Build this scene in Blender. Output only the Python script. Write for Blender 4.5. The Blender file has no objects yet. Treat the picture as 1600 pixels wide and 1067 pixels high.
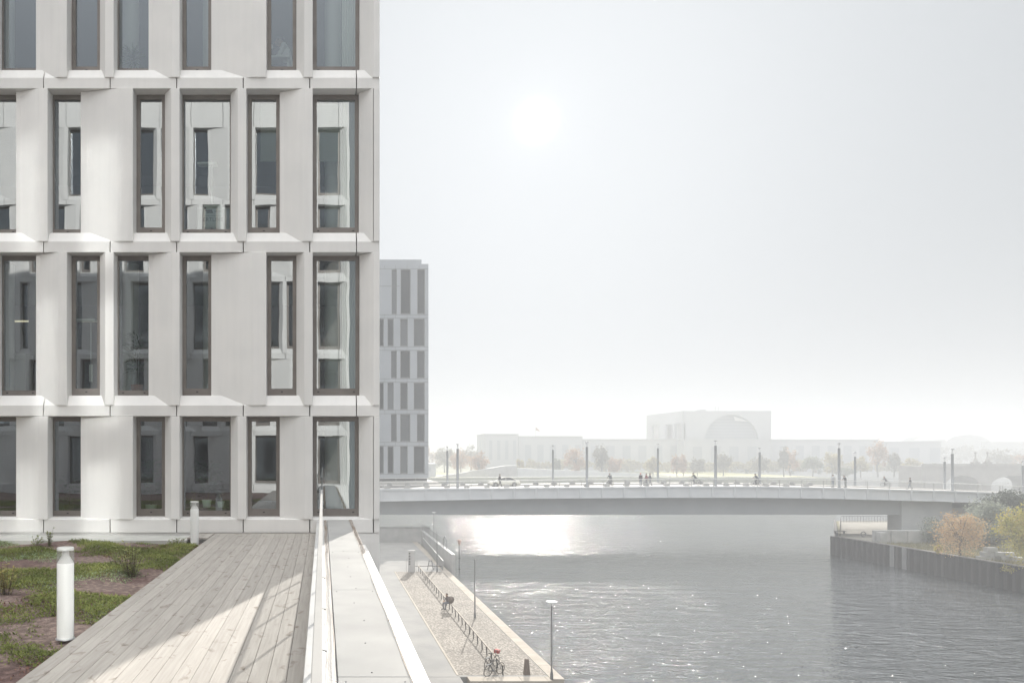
import bpy, bmesh, math, random
import numpy as np
from mathutils import Vector, Matrix
R = math.radians
random.seed(7); rng = np.random.default_rng(7)
S = bpy.context.scene
COL = S.collection
F = 1250.0; HX = 504.0; HY = 708.0; EYE = 1.75

# ---------------------------------------------------------------- camera
cam = bpy.data.cameras.new('camera'); co = bpy.data.objects.new('camera', cam); COL.objects.link(co)
co.location = (0, 0, EYE); co.rotation_euler = (R(90), 0, 0)
cam.sensor_width = 36; cam.lens = 36 * F / 1600
cam.shift_x = (800 - HX) / 1600; cam.shift_y = (HY - 533.5) / 1600
cam.clip_start = .05; cam.clip_end = 6000
S.camera = co
# ---------------------------------------------------------------- sun, sky, exposure
SD = Vector((334 / F, 1, 518 / F)).normalized()
SUN_EL = math.asin(SD.z); SUN_AZ = math.atan2(SD.x, SD.y)
S.view_settings.view_transform = 'Standard'; S.view_settings.look = 'None'
S.view_settings.exposure = 1.44; S.view_settings.gamma = 1; S.view_settings.use_curve_mapping = False
sun = bpy.data.lights.new('sun', 'SUN'); sun.energy = 3.1; sun.angle = R(.5); sun.color = (1, .95, .87)
so = bpy.data.objects.new('sun', sun); COL.objects.link(so)
so.rotation_euler = (-SD).to_track_quat('-Z', 'Y').to_euler(); so.location = (30, 100, 60)
W = bpy.data.worlds.new("World"); S.world = W; W.use_nodes = True
nt = W.node_tree; nt.nodes.clear()
def wn(t, **k):
    n = nt.nodes.new(t)
    for a, b in k.items(): setattr(n, a, b)
    return n
sky = wn('ShaderNodeTexSky', sky_type='NISHITA', sun_disc=False, sun_elevation=SUN_EL, sun_rotation=SUN_AZ,
         air_density=1.0, dust_density=2.0, ozone_density=1.0)
tc = wn('ShaderNodeTexCoord'); dt = wn('ShaderNodeVectorMath', operation='DOT_PRODUCT'); dt.inputs[1].default_value = SD
nt.links.new(tc.outputs['Generated'], dt.inputs[0])
def wmath(op, a, b):
    n = wn('ShaderNodeMath', operation=op)
    for i, v in enumerate((a, b)):
        if isinstance(v, (int, float)): n.inputs[i].default_value = v
        else: nt.links.new(v, n.inputs[i])
    return n.outputs[0]
dpos = wmath('MAXIMUM', dt.outputs['Value'], 0.0)
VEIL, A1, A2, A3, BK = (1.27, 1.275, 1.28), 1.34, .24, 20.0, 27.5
g = wmath('ADD', wmath('ADD', wmath('MULTIPLY', wmath('POWER', dpos, 14.0), A1), wmath('MULTIPLY', wmath('POWER', dpos, 900.0), A2)), wmath('MULTIPLY', wmath('POWER', dpos, 15000.0), A3))
gs = wn('ShaderNodeVectorMath', operation='SCALE'); gs.inputs[0].default_value = (.97, .985, 1); nt.links.new(g, gs.inputs['Scale'])
# sky light: Nishita, held to the milky level of a hazy day, plus the sun's aureole and a veil with brightness added overhead and behind to light the facade
cl = wn('ShaderNodeVectorMath', operation='MINIMUM'); cl.inputs[1].default_value = (.68, .77, .87)
nt.links.new(sky.outputs[0], cl.inputs[0])
a1 = wn('ShaderNodeVectorMath', operation='ADD'); nt.links.new(cl.outputs[0], a1.inputs[0])
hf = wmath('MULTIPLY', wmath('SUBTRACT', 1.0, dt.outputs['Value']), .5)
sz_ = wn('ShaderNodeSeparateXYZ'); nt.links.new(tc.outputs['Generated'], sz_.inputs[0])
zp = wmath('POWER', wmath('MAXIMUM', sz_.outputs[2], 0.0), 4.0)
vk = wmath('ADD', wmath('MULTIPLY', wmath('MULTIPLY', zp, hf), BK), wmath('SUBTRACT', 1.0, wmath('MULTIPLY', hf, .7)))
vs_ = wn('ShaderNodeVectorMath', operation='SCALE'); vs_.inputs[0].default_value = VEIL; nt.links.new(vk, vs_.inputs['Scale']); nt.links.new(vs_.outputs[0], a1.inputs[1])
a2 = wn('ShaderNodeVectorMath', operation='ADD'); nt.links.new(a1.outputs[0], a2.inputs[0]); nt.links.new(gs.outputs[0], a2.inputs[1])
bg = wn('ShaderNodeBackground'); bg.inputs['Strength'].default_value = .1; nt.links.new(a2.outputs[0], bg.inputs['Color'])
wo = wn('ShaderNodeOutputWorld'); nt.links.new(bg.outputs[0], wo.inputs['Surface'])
HAZE_D = .0020; HAZE_C = (.70, .715, .735, 1)
c = S.cycles
c.use_denoising = True; c.max_bounces = 8; c.diffuse_bounces = 4; c.glossy_bounces = 4; c.transmission_bounces = 6
c.transparent_max_bounces = 16; c.volume_bounces = 2; c.caustics_reflective = True; c.use_guiding = True; c.use_surface_guiding = True; c.use_volume_guiding = False; c.guiding_training_samples = 128; c.blur_glossy = 0; c.caustics_refractive = False
c.sample_clamp_indirect = 12; c.sample_clamp_direct = 400

# ---------------------------------------------------------------- helpers
def tag(o, label=None, cat=None, group=None, kind=None):
    if label: o['label'] = label
    if cat: o['category'] = cat
    if group: o['group'] = group
    if kind: o['kind'] = kind
    return o
def empty(name, loc=(0, 0, 0), rz=0, label=None, cat=None, group=None):
    o = bpy.data.objects.new(name, None); COL.objects.link(o); o.location = loc; o.rotation_euler = (0, 0, rz)
    o.empty_display_size = .2
    return tag(o, label, cat, group)
def copy_tree(o, parent=None):
    c_ = o.copy(); COL.objects.link(c_); c_.parent = parent
    for ch in list(o.children): copy_tree(ch, c_)
    return c_
def lk(*xs):
    pass
def mat(name, col=(.5, .5, .5), rough=.6, metal=0, spec=.5):
    m = bpy.data.materials.new(name); m.use_nodes = True
    b = m.node_tree.nodes['Principled BSDF']
    b.inputs['Base Color'].default_value = (*col, 1); b.inputs['Roughness'].default_value = rough
    b.inputs['Metallic'].default_value = metal; b.inputs['Specular IOR Level'].default_value = spec
    return m
def nmat(name, c1, c2, scale=5, rough=.6, metal=0, bump=0, bscale=None, detail=5, stretch=(1, 1, 1), lo=.35, hi=.65, spec=.5, bdist=.02, c3=None):
    m = mat(name, c1, rough, metal, spec); t = m.node_tree; b = t.nodes['Principled BSDF']
    g_ = t.nodes.new('ShaderNodeNewGeometry'); mp = t.nodes.new('ShaderNodeMapping'); mp.inputs['Scale'].default_value = stretch
    t.links.new(g_.outputs['Position'], mp.inputs[0])
    n = t.nodes.new('ShaderNodeTexNoise'); n.inputs['Scale'].default_value = scale; n.inputs['Detail'].default_value = detail
    t.links.new(mp.outputs[0], n.inputs['Vector'])
    r = t.nodes.new('ShaderNodeValToRGB'); r.color_ramp.elements[0].position = lo; r.color_ramp.elements[1].position = hi
    r.color_ramp.elements[0].color = (*c1, 1); r.color_ramp.elements[1].color = (*c2, 1)
    if c3:
        e = r.color_ramp.elements.new((lo + hi) / 2); e.color = (*c3, 1)
    t.links.new(n.outputs[0], r.inputs[0]); t.links.new(r.outputs[0], b.inputs['Base Color'])
    if bump:
        n2 = t.nodes.new('ShaderNodeTexNoise'); n2.inputs['Scale'].default_value = bscale or scale * 6; n2.inputs['Detail'].default_value = 6
        t.links.new(mp.outputs[0], n2.inputs['Vector'])
        bp = t.nodes.new('ShaderNodeBump'); bp.inputs['Strength'].default_value = bump; bp.inputs['Distance'].default_value = bdist
        t.links.new(n2.outputs[0], bp.inputs['Height']); t.links.new(bp.outputs[0], b.inputs['Normal'])
    return m
def leafmat(name, cols, rough=.6, trans=.0):
    m = mat(name, cols[0], rough, 0, .25); t = m.node_tree; b = t.nodes['Principled BSDF']
    g_ = t.nodes.new('ShaderNodeNewGeometry'); r = t.nodes.new('ShaderNodeValToRGB')
    n = t.nodes.new('ShaderNodeTexNoise'); n.inputs['Scale'].default_value = 1.1; t.links.new(g_.outputs['Position'], n.inputs['Vector'])
    mx = t.nodes.new('ShaderNodeMath'); mx.operation = 'MULTIPLY_ADD'; mx.inputs[1].default_value = .5
    t.links.new(g_.outputs['Random Per Island'], mx.inputs[0])
    sb = t.nodes.new('ShaderNodeMath'); sb.operation = 'MULTIPLY_ADD'; sb.inputs[1].default_value = 1.4; sb.inputs[2].default_value = -.45
    t.links.new(n.outputs[0], sb.inputs[0]); t.links.new(sb.outputs[0], mx.inputs[2])
    els = r.color_ramp.elements
    for i, cc in enumerate(cols):
        p = i / max(1, len(cols) - 1)
        if i == 0: els[0].color = (*cc, 1); els[0].position = 0
        elif i == len(cols) - 1: els[-1].color = (*cc, 1); els[-1].position = 1
        else: e = els.new(p); e.color = (*cc, 1)
    t.links.new(mx.outputs[0], r.inputs[0]); t.links.new(r.outputs[0], b.inputs['Base Color'])
    out = t.nodes['Material Output']; tr = t.nodes.new('ShaderNodeBsdfTranslucent'); ms = t.nodes.new('ShaderNodeMixShader'); ms.inputs[0].default_value = .35
    t.links.new(r.outputs[0], tr.inputs[0]); t.links.new(b.outputs[0], ms.inputs[1]); t.links.new(tr.outputs[0], ms.inputs[2]); t.links.new(ms.outputs[0], out.inputs[0])
    return m

class MB:
    def __init__(s): s.v = []; s.f = []; s.m = []; s.sm = []
    def add(s, vs, fs, mi=0, smooth=False):
        o = len(s.v); s.v += [tuple(v) for v in vs]
        for f in fs: s.f.append(tuple(i + o for i in f)); s.m.append(mi); s.sm.append(smooth)
        return s
    def box(s, x0, x1, y0, y1, z0, z1, mi=0, T=None):
        vs = [(x, y, z) for z in (z0, z1) for y in (y0, y1) for x in (x0, x1)]
        if T: vs = [T(*v) for v in vs]
        return s.add(vs, [(0, 2, 3, 1), (4, 5, 7, 6), (0, 1, 5, 4), (2, 6, 7, 3), (0, 4, 6, 2), (1, 3, 7, 5)], mi)
    def prism(s, poly, z0, z1, mi=0, T=None):
        n = len(poly); vs = [(x, y, z0) for x, y in poly] + [(x, y, z1) for x, y in poly]
        if T: vs = [T(*v) for v in vs]
        fs = [(i, (i + 1) % n, n + (i + 1) % n, n + i) for i in range(n)] + [tuple(range(n - 1, -1, -1)), tuple(range(n, 2 * n))]
        return s.add(vs, fs, mi)
    def ext(s, poly, a0, a1, ax='x', mi=0, T=None):
        # extrude a polygon (p,q) along x: (a,p,q) or along y: (p,a,q)
        n = len(poly); mk = (lambda a, p, q: (a, p, q)) if ax == 'x' else (lambda a, p, q: (p, a, q))
        vs = [mk(a0, p, q) for p, q in poly] + [mk(a1, p, q) for p, q in poly]
        if T: vs = [T(*v) for v in vs]
        fs = [(i, (i + 1) % n, n + (i + 1) % n, n + i) for i in range(n)] + [tuple(range(n - 1, -1, -1)), tuple(range(n, 2 * n))]
        return s.add(vs, fs, mi)
    def tube(s, path, r, n=8, mi=0, smooth=True, closed=False):
        P = [Vector(p) for p in path]; k = len(P); rr = r if isinstance(r, (list, tuple)) else [r] * k
        vs = []; prev = None
        for i, p in enumerate(P):
            if closed: d = P[(i + 1) % k] - P[i - 1]
            else: d = P[min(i + 1, k - 1)] - P[max(i - 1, 0)]
            if d.length < 1e-9: d = Vector((0, 0, 1))
            d.normalize()
            if prev is None:
                u = d.orthogonal().normalized()
                if abs(d.z) < .9: u = Vector((0, 0, 1)).cross(d).normalized()
            else:
                u = prev - d * prev.dot(d)
                u = u.normalized() if u.length > 1e-6 else d.orthogonal().normalized()
            prev = u; w = d.cross(u)
            for j in range(n):
                a = 2 * math.pi * j / n; vs.append(p + (u * math.cos(a) + w * math.sin(a)) * rr[i])
        fs = []
        for i in range(k if closed else k - 1):
            a, b = i * n, ((i + 1) % k) * n
            for j in range(n): fs.append((a + j, a + (j + 1) % n, b + (j + 1) % n, b + j))
        s.add(vs, fs, mi, smooth)
        if not closed: s.add([vs[j] for j in range(n)], [tuple(range(n - 1, -1, -1))], mi); s.add(vs[-n:], [tuple(range(n))], mi)
        return s
    def lathe(s, prof, n=16, o=(0, 0, 0), mi=0, smooth=True):
        vs = []; k = len(prof)
        for r, z in prof:
            for j in range(n): a = 2 * math.pi * j / n; vs.append((o[0] + r * math.cos(a), o[1] + r * math.sin(a), o[2] + z))
        fs = [(i * n + j, i * n + (j + 1) % n, (i + 1) * n + (j + 1) % n, (i + 1) * n + j) for i in range(k - 1) for j in range(n)]
        s.add(vs, fs, mi, smooth)
        if prof[0][0] > 1e-4: s.add(vs[:n], [tuple(range(n - 1, -1, -1))], mi)
        if prof[-1][0] > 1e-4: s.add(vs[-n:], [tuple(range(n))], mi)
        return s
    def build(s, name, mats, parent=None, loc=None, rz=None, bevel=0):
        me = bpy.data.meshes.new(name); me.from_pydata(s.v, [], s.f)
        if not isinstance(mats, (list, tuple)): mats = [mats]
        for m in mats: me.materials.append(m)
        me.polygons.foreach_set('material_index', s.m); me.polygons.foreach_set('use_smooth', s.sm)
        bm = bmesh.new(); bm.from_mesh(me); bmesh.ops.recalc_face_normals(bm, faces=bm.faces); bm.to_mesh(me); bm.free()
        o = bpy.data.objects.new(name, me); COL.objects.link(o)
        if parent: o.parent = parent
        if loc: o.location = loc
        if rz is not None: o.rotation_euler = (0, 0, rz)
        if bevel:
            b = o.modifiers.new('bevel', 'BEVEL'); b.width = bevel; b.segments = 2; b.limit_method = 'ANGLE'; b.harden_normals = False
        return o
def fast_mesh(name, verts, faces_n, nper, m, parent=None, smooth=False):
    """verts: (N,3) float array, consecutive groups of nper vertices are faces"""
    me = bpy.data.meshes.new(name); nf = len(verts) // nper
    me.vertices.add(len(verts)); me.vertices.foreach_set('co', verts.astype(np.float32).ravel())
    me.loops.add(nf * nper); me.loops.foreach_set('vertex_index', np.arange(nf * nper, dtype=np.int32))
    me.polygons.add(nf); me.polygons.foreach_set('loop_start', np.arange(0, nf * nper, nper, dtype=np.int32))
    me.update(calc_edges=True); me.materials.append(m)
    o = bpy.data.objects.new(name, me); COL.objects.link(o)
    if parent: o.parent = parent
    return o
def px(x, Y): return (x - HX) / F * Y
def pz(y, Y): return EYE + (HY - y) / F * Y

# ---------------------------------------------------------------- materials
M = {}
M['panel'] = nmat('facade panel', (.715, .70, .68), (.765, .745, .72), 1.2, .55, 0, .12, 60, bdist=.004)
_t = M['panel'].node_tree; _b = _t.nodes['Principled BSDF']; _oi = _t.nodes.new('ShaderNodeObjectInfo'); _mr = _t.nodes.new('ShaderNodeMapRange'); _mr.inputs[3].default_value = .955; _mr.inputs[4].default_value = 1.02
_t.links.new(_oi.outputs['Random'], _mr.inputs[0]); _g = _t.nodes.new('ShaderNodeNewGeometry'); _mp = _t.nodes.new('ShaderNodeMapping'); _mp.inputs['Scale'].default_value = (9, 9, .5); _t.links.new(_g.outputs['Position'], _mp.inputs[0])
_n = _t.nodes.new('ShaderNodeTexNoise'); _n.inputs['Scale'].default_value = 1; _n.inputs['Detail'].default_value = 5; _t.links.new(_mp.outputs[0], _n.inputs['Vector']); _m2 = _t.nodes.new('ShaderNodeMapRange'); _m2.inputs[1].default_value = .3; _m2.inputs[2].default_value = .62; _m2.inputs[3].default_value = .965; _m2.inputs[4].default_value = 1.0
_t.links.new(_n.outputs[0], _m2.inputs[0]); _mm = _t.nodes.new('ShaderNodeMath'); _mm.operation = 'MULTIPLY'; _t.links.new(_mr.outputs[0], _mm.inputs[0]); _t.links.new(_m2.outputs[0], _mm.inputs[1])
_sc = _t.nodes.new('ShaderNodeVectorMath'); _sc.operation = 'SCALE'; _t.links.new(_b.inputs['Base Color'].links[0].from_socket, _sc.inputs[0]); _t.links.new(_mm.outputs[0], _sc.inputs['Scale']); _t.links.new(_sc.outputs[0], _b.inputs['Base Color'])
M['joint'] = mat('joint', (.05, .05, .05), .9)
M['frame'] = nmat('bronze frame', (.165, .145, .132), (.20, .18, .165), 3, .42, .35)
M['dark'] = mat('vent', (.02, .02, .02), .7)
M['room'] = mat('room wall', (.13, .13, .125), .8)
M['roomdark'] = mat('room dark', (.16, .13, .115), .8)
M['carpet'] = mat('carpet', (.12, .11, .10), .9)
M['white'] = mat('white paint', (.78, .78, .76), .45)
M['blind'] = mat('blind', (.55, .58, .54), .6)
M['curtain'] = mat('curtain', (.72, .72, .68), .9)
def glass(name, ior=1.7, tint=(.82, .87, .84), wav=.0):
    m = bpy.data.materials.new(name); m.use_nodes = True; t = m.node_tree; t.nodes.clear()
    o = t.nodes.new('ShaderNodeOutputMaterial'); mx = t.nodes.new('ShaderNodeMixShader'); fr0 = t.nodes.new('ShaderNodeLayerWeight'); fr0.inputs[0].default_value = .5
    fr1 = t.nodes.new('ShaderNodeMath'); fr1.operation = 'POWER'; fr1.inputs[1].default_value = 5; t.links.new(fr0.outputs['Facing'], fr1.inputs[0])
    fr = t.nodes.new('ShaderNodeMath'); fr.operation = 'MULTIPLY_ADD'; r0 = ((ior - 1) / (ior + 1)) ** 2; r0 = 1 - (1 - r0) ** 2; fr.inputs[1].default_value = 1 - r0; fr.inputs[2].default_value = r0; t.links.new(fr1.outputs[0], fr.inputs[0])
    tr = t.nodes.new('ShaderNodeBsdfTransparent'); tr.inputs[0].default_value = (*tint, 1)
    gl = t.nodes.new('ShaderNodeBsdfGlossy'); gl.inputs['Roughness'].default_value = 0.0; gl.inputs['Color'].default_value = (.87, .94, 1, 1)
    t.links.new(fr.outputs[0], mx.inputs[0]); t.links.new(tr.outputs[0], mx.inputs[1]); t.links.new(gl.outputs[0], mx.inputs[2]); t.links.new(mx.outputs[0], o.inputs[0])
    if wav:
        g_ = t.nodes.new('ShaderNodeNewGeometry'); n = t.nodes.new('ShaderNodeTexNoise'); n.inputs['Scale'].default_value = 1.3; n.inputs['Detail'].default_value = 1
        t.links.new(g_.outputs['Position'], n.inputs['Vector']); bp = t.nodes.new('ShaderNodeBump'); bp.inputs['Strength'].default_value = 1; bp.inputs['Distance'].default_value = wav
        t.links.new(n.outputs[0], bp.inputs['Height']); t.links.new(bp.outputs[0], gl.inputs['Normal'])
    return m
M['glass'] = glass('window glass', 2.35, (.66, .72, .69), .0009)
M['railglass'] = glass('rail glass', 1.4, (.975, .98, .98))
M['wingglass'] = glass('wing glass', 2.5, (.74, .80, .77), .0)
M['wingglass'].node_tree.nodes['Glossy BSDF'].inputs['Roughness'].default_value = .06
M['clear'] = glass('clear glass', 1.35, (.97, .98, .98))
M['concrete'] = nmat('concrete', (.33, .33, .32), (.42, .41, .40), .8, .8, 0, .2, 25)
M['steel'] = mat('steel', (.45, .45, .45), .35, .8)
M['greymetal'] = mat('grey metal', (.16, .16, .16), .75, 0, .15)
M['darkmetal'] = mat('dark metal', (.06, .055, .05), .8, 0, .1)
M['bulbwhite'] = mat('opal white', (.8, .8, .8), .3)

# ================================================================ SETTING
# weathered timber deck
def deck_mat():
    m = mat('weathered boards', (.4, .38, .36), .75, 0, .3); t = m.node_tree; b = t.nodes['Principled BSDF']
    g_ = t.nodes.new('ShaderNodeNewGeometry'); mp = t.nodes.new('ShaderNodeMapping'); mp.inputs['Scale'].default_value = (22, .9, 1)
    t.links.new(g_.outputs['Position'], mp.inputs[0]); n = t.nodes.new('ShaderNodeTexNoise'); n.inputs['Scale'].default_value = 1.6; n.inputs['Detail'].default_value = 8
    t.links.new(mp.outputs[0], n.inputs['Vector'])
    r = t.nodes.new('ShaderNodeValToRGB'); r.color_ramp.elements[0].position = .3; r.color_ramp.elements[1].position = .7
    r.color_ramp.elements[0].color = (.315, .29, .26, 1); r.color_ramp.elements[1].color = (.395, .368, .335, 1)
    t.links.new(n.outputs[0], r.inputs[0])
    # one tone per board
    rp = t.nodes.new('ShaderNodeMapRange'); rp.inputs[3].default_value = .93; rp.inputs[4].default_value = 1.06
    t.links.new(g_.outputs['Random Per Island'], rp.inputs[0])
    sc = t.nodes.new('ShaderNodeVectorMath'); sc.operation = 'SCALE'; t.links.new(r.outputs[0], sc.inputs[0]); t.links.new(rp.outputs[0], sc.inputs['Scale'])
    # knots and stains
    mp2 = t.nodes.new('ShaderNodeMapping'); mp2.inputs['Scale'].default_value = (4.5, 2.2, 1); t.links.new(g_.outputs['Position'], mp2.inputs[0])
    n3 = t.nodes.new('ShaderNodeTexNoise'); n3.inputs['Scale'].default_value = 1.7; n3.inputs['Detail'].default_value = 6; n3.inputs['Distortion'].default_value = .8; t.links.new(mp2.outputs[0], n3.inputs['Vector'])
    r3 = t.nodes.new('ShaderNodeValToRGB'); r3.color_ramp.elements[0].position = .60; r3.color_ramp.elements[1].position = .72; r3.color_ramp.elements[1].color = (.55, .5, .46, 1); r3.color_ramp.elements[0].color = (1, 1, 1, 1)
    t.links.new(n3.outputs[0], r3.inputs[0])
    ml = t.nodes.new('ShaderNodeVectorMath'); ml.operation = 'MULTIPLY'; t.links.new(sc.outputs[0], ml.inputs[0]); t.links.new(r3.outputs[0], ml.inputs[1])
    t.links.new(ml.outputs[0], b.inputs['Base Color'])
    bp = t.nodes.new('ShaderNodeBump'); bp.inputs['Strength'].default_value = .35; bp.inputs['Distance'].default_value = .006
    t.links.new(n.outputs[0], bp.inputs['Height']); t.links.new(bp.outputs[0], b.inputs['Normal'])
    return m
d = MB()
for i in range(15):
    x1 = -.135 - i * .1475; x0 = x1 - .1432
    cuts = [-1.45] + sorted([12.75 - (i % 3) * 2.45 - .6 * ((i * 7) % 5), 4.6 - .7 * ((i * 3) % 4)]) + [17.56]
    if i % 2: cuts[-2] = 12.75
    for a, b_ in zip(cuts[:-1], cuts[1:]): d.box(x0, x1, a + .002, b_ - .002, -.03, 0)
for i in range(2):
    for k in range(3): d.box(-2.36 - .148 * (3 - k), -2.36 - .148 * (3 - k) + .141, 16.55, 17.56, -.03, 0)
    break
tag(d.build('timber_deck', deck_mat()), kind='structure')
tag(MB().box(-2.365, -.13, -1.45, 17.58, -.24, -.04).build('deck_base', mat('deck base', (.05, .045, .04), .9)), kind='structure')
# terrace slab, planting bed and concrete strip
tag(MB().box(-24, .94, -1.45, 17.58, -.85, -.25).box(-24, 1.10, -1.45, 17.58, -11.2, -.851).build('terrace', M['panel']), kind='structure')
def bed_mat():
    m = nmat('bed gravel', (.13, .09, .078), (.30, .225, .19), 14, .95, 0, .9, 55, bdist=.03, c3=(.19, .135, .115))
    t = m.node_tree; b = t.nodes['Principled BSDF']; g_ = t.nodes.new('ShaderNodeNewGeometry')
    n = t.nodes.new('ShaderNodeTexNoise'); n.inputs['Scale'].default_value = .8; t.links.new(g_.outputs['Position'], n.inputs['Vector'])
    mx = t.nodes.new('ShaderNodeMixRGB'); mx.blend_type = 'MULTIPLY'; src = b.inputs['Base Color'].links[0].from_socket
    r = t.nodes.new('ShaderNodeValToRGB'); r.color_ramp.elements[0].color = (.70, .60, .62, 1); r.color_ramp.elements[1].color = (1, 1, 1, 1); r.color_ramp.elements[0].position = .42; r.color_ramp.elements[1].position = .56
    t.links.new(n.outputs[0], r.inputs[0]); mx.inputs[0].default_value = 1; t.links.new(src, mx.inputs[1]); t.links.new(r.outputs[0], mx.inputs[2]); t.links.new(mx.outputs[0], b.inputs['Base Color'])
    return m
def hgt(x, y): return .035 * math.sin(x * 1.7 + y * .8) * math.sin(y * 1.3 - x * .4) + .02 * math.sin(x * 4.1 + 1) * math.sin(y * 3.7)
nx, ny = 110, 140; xs = np.linspace(-16, -2.352, nx); ys = np.linspace(-1.4, 16.5, ny)
gv = [(x, y, -.10 + hgt(x, y)) for y in ys for x in xs]
tag(MB().add(gv, [(j * nx + i, j * nx + i + 1, (j + 1) * nx + i + 1, (j + 1) * nx + i) for j in range(ny - 1) for i in range(nx - 1)], 0, True).build('planting_bed', bed_mat()), kind='structure')
tag(MB().box(-24, -2.81, 16.5, 17.56, -.249, -.05).build('paving_strip', nmat('strip concrete', (.40, .40, .37), (.50, .49, .46), 2, .85, 0, .2, 40)), kind='structure')

# river
def water_mat():
    m = mat('river water', (.02, .026, .029), .03, 0, .5); t = m.node_tree; b = t.nodes['Principled BSDF']; b.inputs['IOR'].default_value = 2.7
    g_ = t.nodes.new('ShaderNodeNewGeometry')
    def nz(sx, sy, det, dist, off=0):
        mp = t.nodes.new('ShaderNodeMapping'); mp.inputs['Scale'].default_value = (sx, sy, 1); mp.inputs['Location'].default_value = (off, off, 0); mp.inputs['Rotation'].default_value = (0, 0, R(off * 3))
        t.links.new(g_.outputs['Position'], mp.inputs[0]); n = t.nodes.new('ShaderNodeTexNoise'); n.inputs['Scale'].default_value = 1; n.inputs['Detail'].default_value = det; n.inputs['Roughness'].default_value = .55; n.inputs['Distortion'].default_value = dist
        t.links.new(mp.outputs[0], n.inputs['Vector']); return n.outputs[0]
    big = nz(.22, .62, 4, .8, 1); mid = nz(.6, 1.5, 3, 1.0, 3); patch = nz(.03, .05, 2, .5, 7)
    mr = t.nodes.new('ShaderNodeMapRange'); mr.inputs[1].default_value = .35; mr.inputs[2].default_value = .65; mr.inputs[3].default_value = .55; mr.inputs[4].default_value = 1.15; t.links.new(patch, mr.inputs[0])
    b1 = t.nodes.new('ShaderNodeBump'); b1.inputs['Distance'].default_value = .62; b1.inputs['Strength'].default_value = 1.0; t.links.new(big, b1.inputs['Height'])
    sp = t.nodes.new('ShaderNodeSeparateXYZ'); t.links.new(g_.outputs['Position'], sp.inputs[0]); my = t.nodes.new('ShaderNodeMapRange'); my.inputs[1].default_value = 70; my.inputs[2].default_value = 150; my.inputs[1].default_value = 80; my.inputs[2].default_value = 120; my.inputs[3].default_value = 1.5; my.inputs[4].default_value = .55
    t.links.new(sp.outputs[1], my.inputs[0]); t.links.new(my.outputs[0], b1.inputs['Strength'])
    b2 = t.nodes.new('ShaderNodeBump'); b2.inputs['Distance'].default_value = .42; rd = t.nodes.new('ShaderNodeMath'); rd.operation = 'SUBTRACT'; rd.inputs[1].default_value = .5; t.links.new(mid, rd.inputs[0]); ra = t.nodes.new('ShaderNodeMath'); ra.operation = 'ABSOLUTE'; t.links.new(rd.outputs[0], ra.inputs[0]); t.links.new(ra.outputs[0], b2.inputs['Height']); mm_ = t.nodes.new('ShaderNodeMath'); mm_.operation = 'MULTIPLY'; t.links.new(mr.outputs[0], mm_.inputs[0]); t.links.new(my.outputs[0], mm_.inputs[1]); t.links.new(mm_.outputs[0], b2.inputs['Strength']); t.links.new(b1.outputs[0], b2.inputs['Normal'])
    t.links.new(b2.outputs[0], b.inputs['Normal'])
    return m
tag(MB().add([(-200, -300, -13), (900, -300, -13), (900, 1500, -13), (-200, 1500, -13)], [(0, 1, 2, 3)]).build('river_water', water_mat()), kind='structure')

# quay on the near bank
def cobble_mat():
    m = mat('cobbles', (.3, .27, .24), .85, 0, .3); t = m.node_tree; b = t.nodes['Principled BSDF']; g_ = t.nodes.new('ShaderNodeNewGeometry')
    v = t.nodes.new('ShaderNodeTexVoronoi'); v.inputs['Scale'].default_value = 6.5; t.links.new(g_.outputs['Position'], v.inputs['Vector'])
    r = t.nodes.new('ShaderNodeValToRGB'); r.color_ramp.elements[0].color = (.32, .29, .25, 1); r.color_ramp.elements[0].position = .25; r.color_ramp.elements[1].color = (.14, .12, .10, 1); r.color_ramp.elements[1].position = .62
    t.links.new(v.outputs['Distance'], r.inputs[0])
    n = t.nodes.new('ShaderNodeTexNoise'); n.inputs['Scale'].default_value = .5; n.inputs['Detail'].default_value = 4; t.links.new(g_.outputs['Position'], n.inputs['Vector'])
    mr = t.nodes.new('ShaderNodeMapRange'); mr.inputs[1].default_value = .3; mr.inputs[2].default_value = .7; mr.inputs[3].default_value = .8; mr.inputs[4].default_value = 1.15; t.links.new(n.outputs[0], mr.inputs[0])
    sc = t.nodes.new('ShaderNodeVectorMath'); sc.operation = 'SCALE'; t.links.new(r.outputs[0], sc.inputs[0]); t.links.new(mr.outputs[0], sc.inputs['Scale']); t.links.new(sc.outputs[0], b.inputs['Base Color'])
    bp = t.nodes.new('ShaderNodeBump'); bp.inputs['Strength'].default_value = .9; bp.inputs['Distance'].default_value = .05; bp.invert = True
    t.links.new(v.outputs['Distance'], bp.inputs['Height']); t.links.new(bp.outputs[0], b.inputs['Normal'])
    return m
QZ = -11.25
M['paving'] = nmat('pale paving', (.27, .265, .255), (.32, .31, .295), .6, .95, 0, .25, 30, spec=.05)
M['coping'] = nmat('granite coping', (.36, .32, .27), (.42, .38, .33), 1.2, .9, 0, .2, 25, spec=.1)
tag(MB().box(1.11, 13.85, 46.6, 118.4, -14, QZ).build('quay', M['paving']), kind='structure')
tag(MB().box(-30, 1.09, 58, 118.4, -14, QZ).build('quay_ground', M['paving']), kind='structure')
tag(MB().add([(8.0, 46.9, QZ + .004), (13.12, 46.9, QZ + .004), (13.12, 88, QZ + .004), (8.0, 88, QZ + .004)], [(0, 1, 2, 3)]).build('cobbled_strip', cobble_mat()), kind='structure')
q = MB()
y = 46.0
while y < 88:
    q.box(13.17, 13.92, y + .01, y + 1.49, -11.6, QZ + .03); y += 1.5
x = 8.4
while x < 13.1:
    q.box(x + .01, min(x + 1.49, 13.13), 45.6, 46.55, -11.6, QZ + .03); x += 1.5
q.box(13.17, 13.92, 88.01, 118.4, -11.6, QZ + .012)
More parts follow.
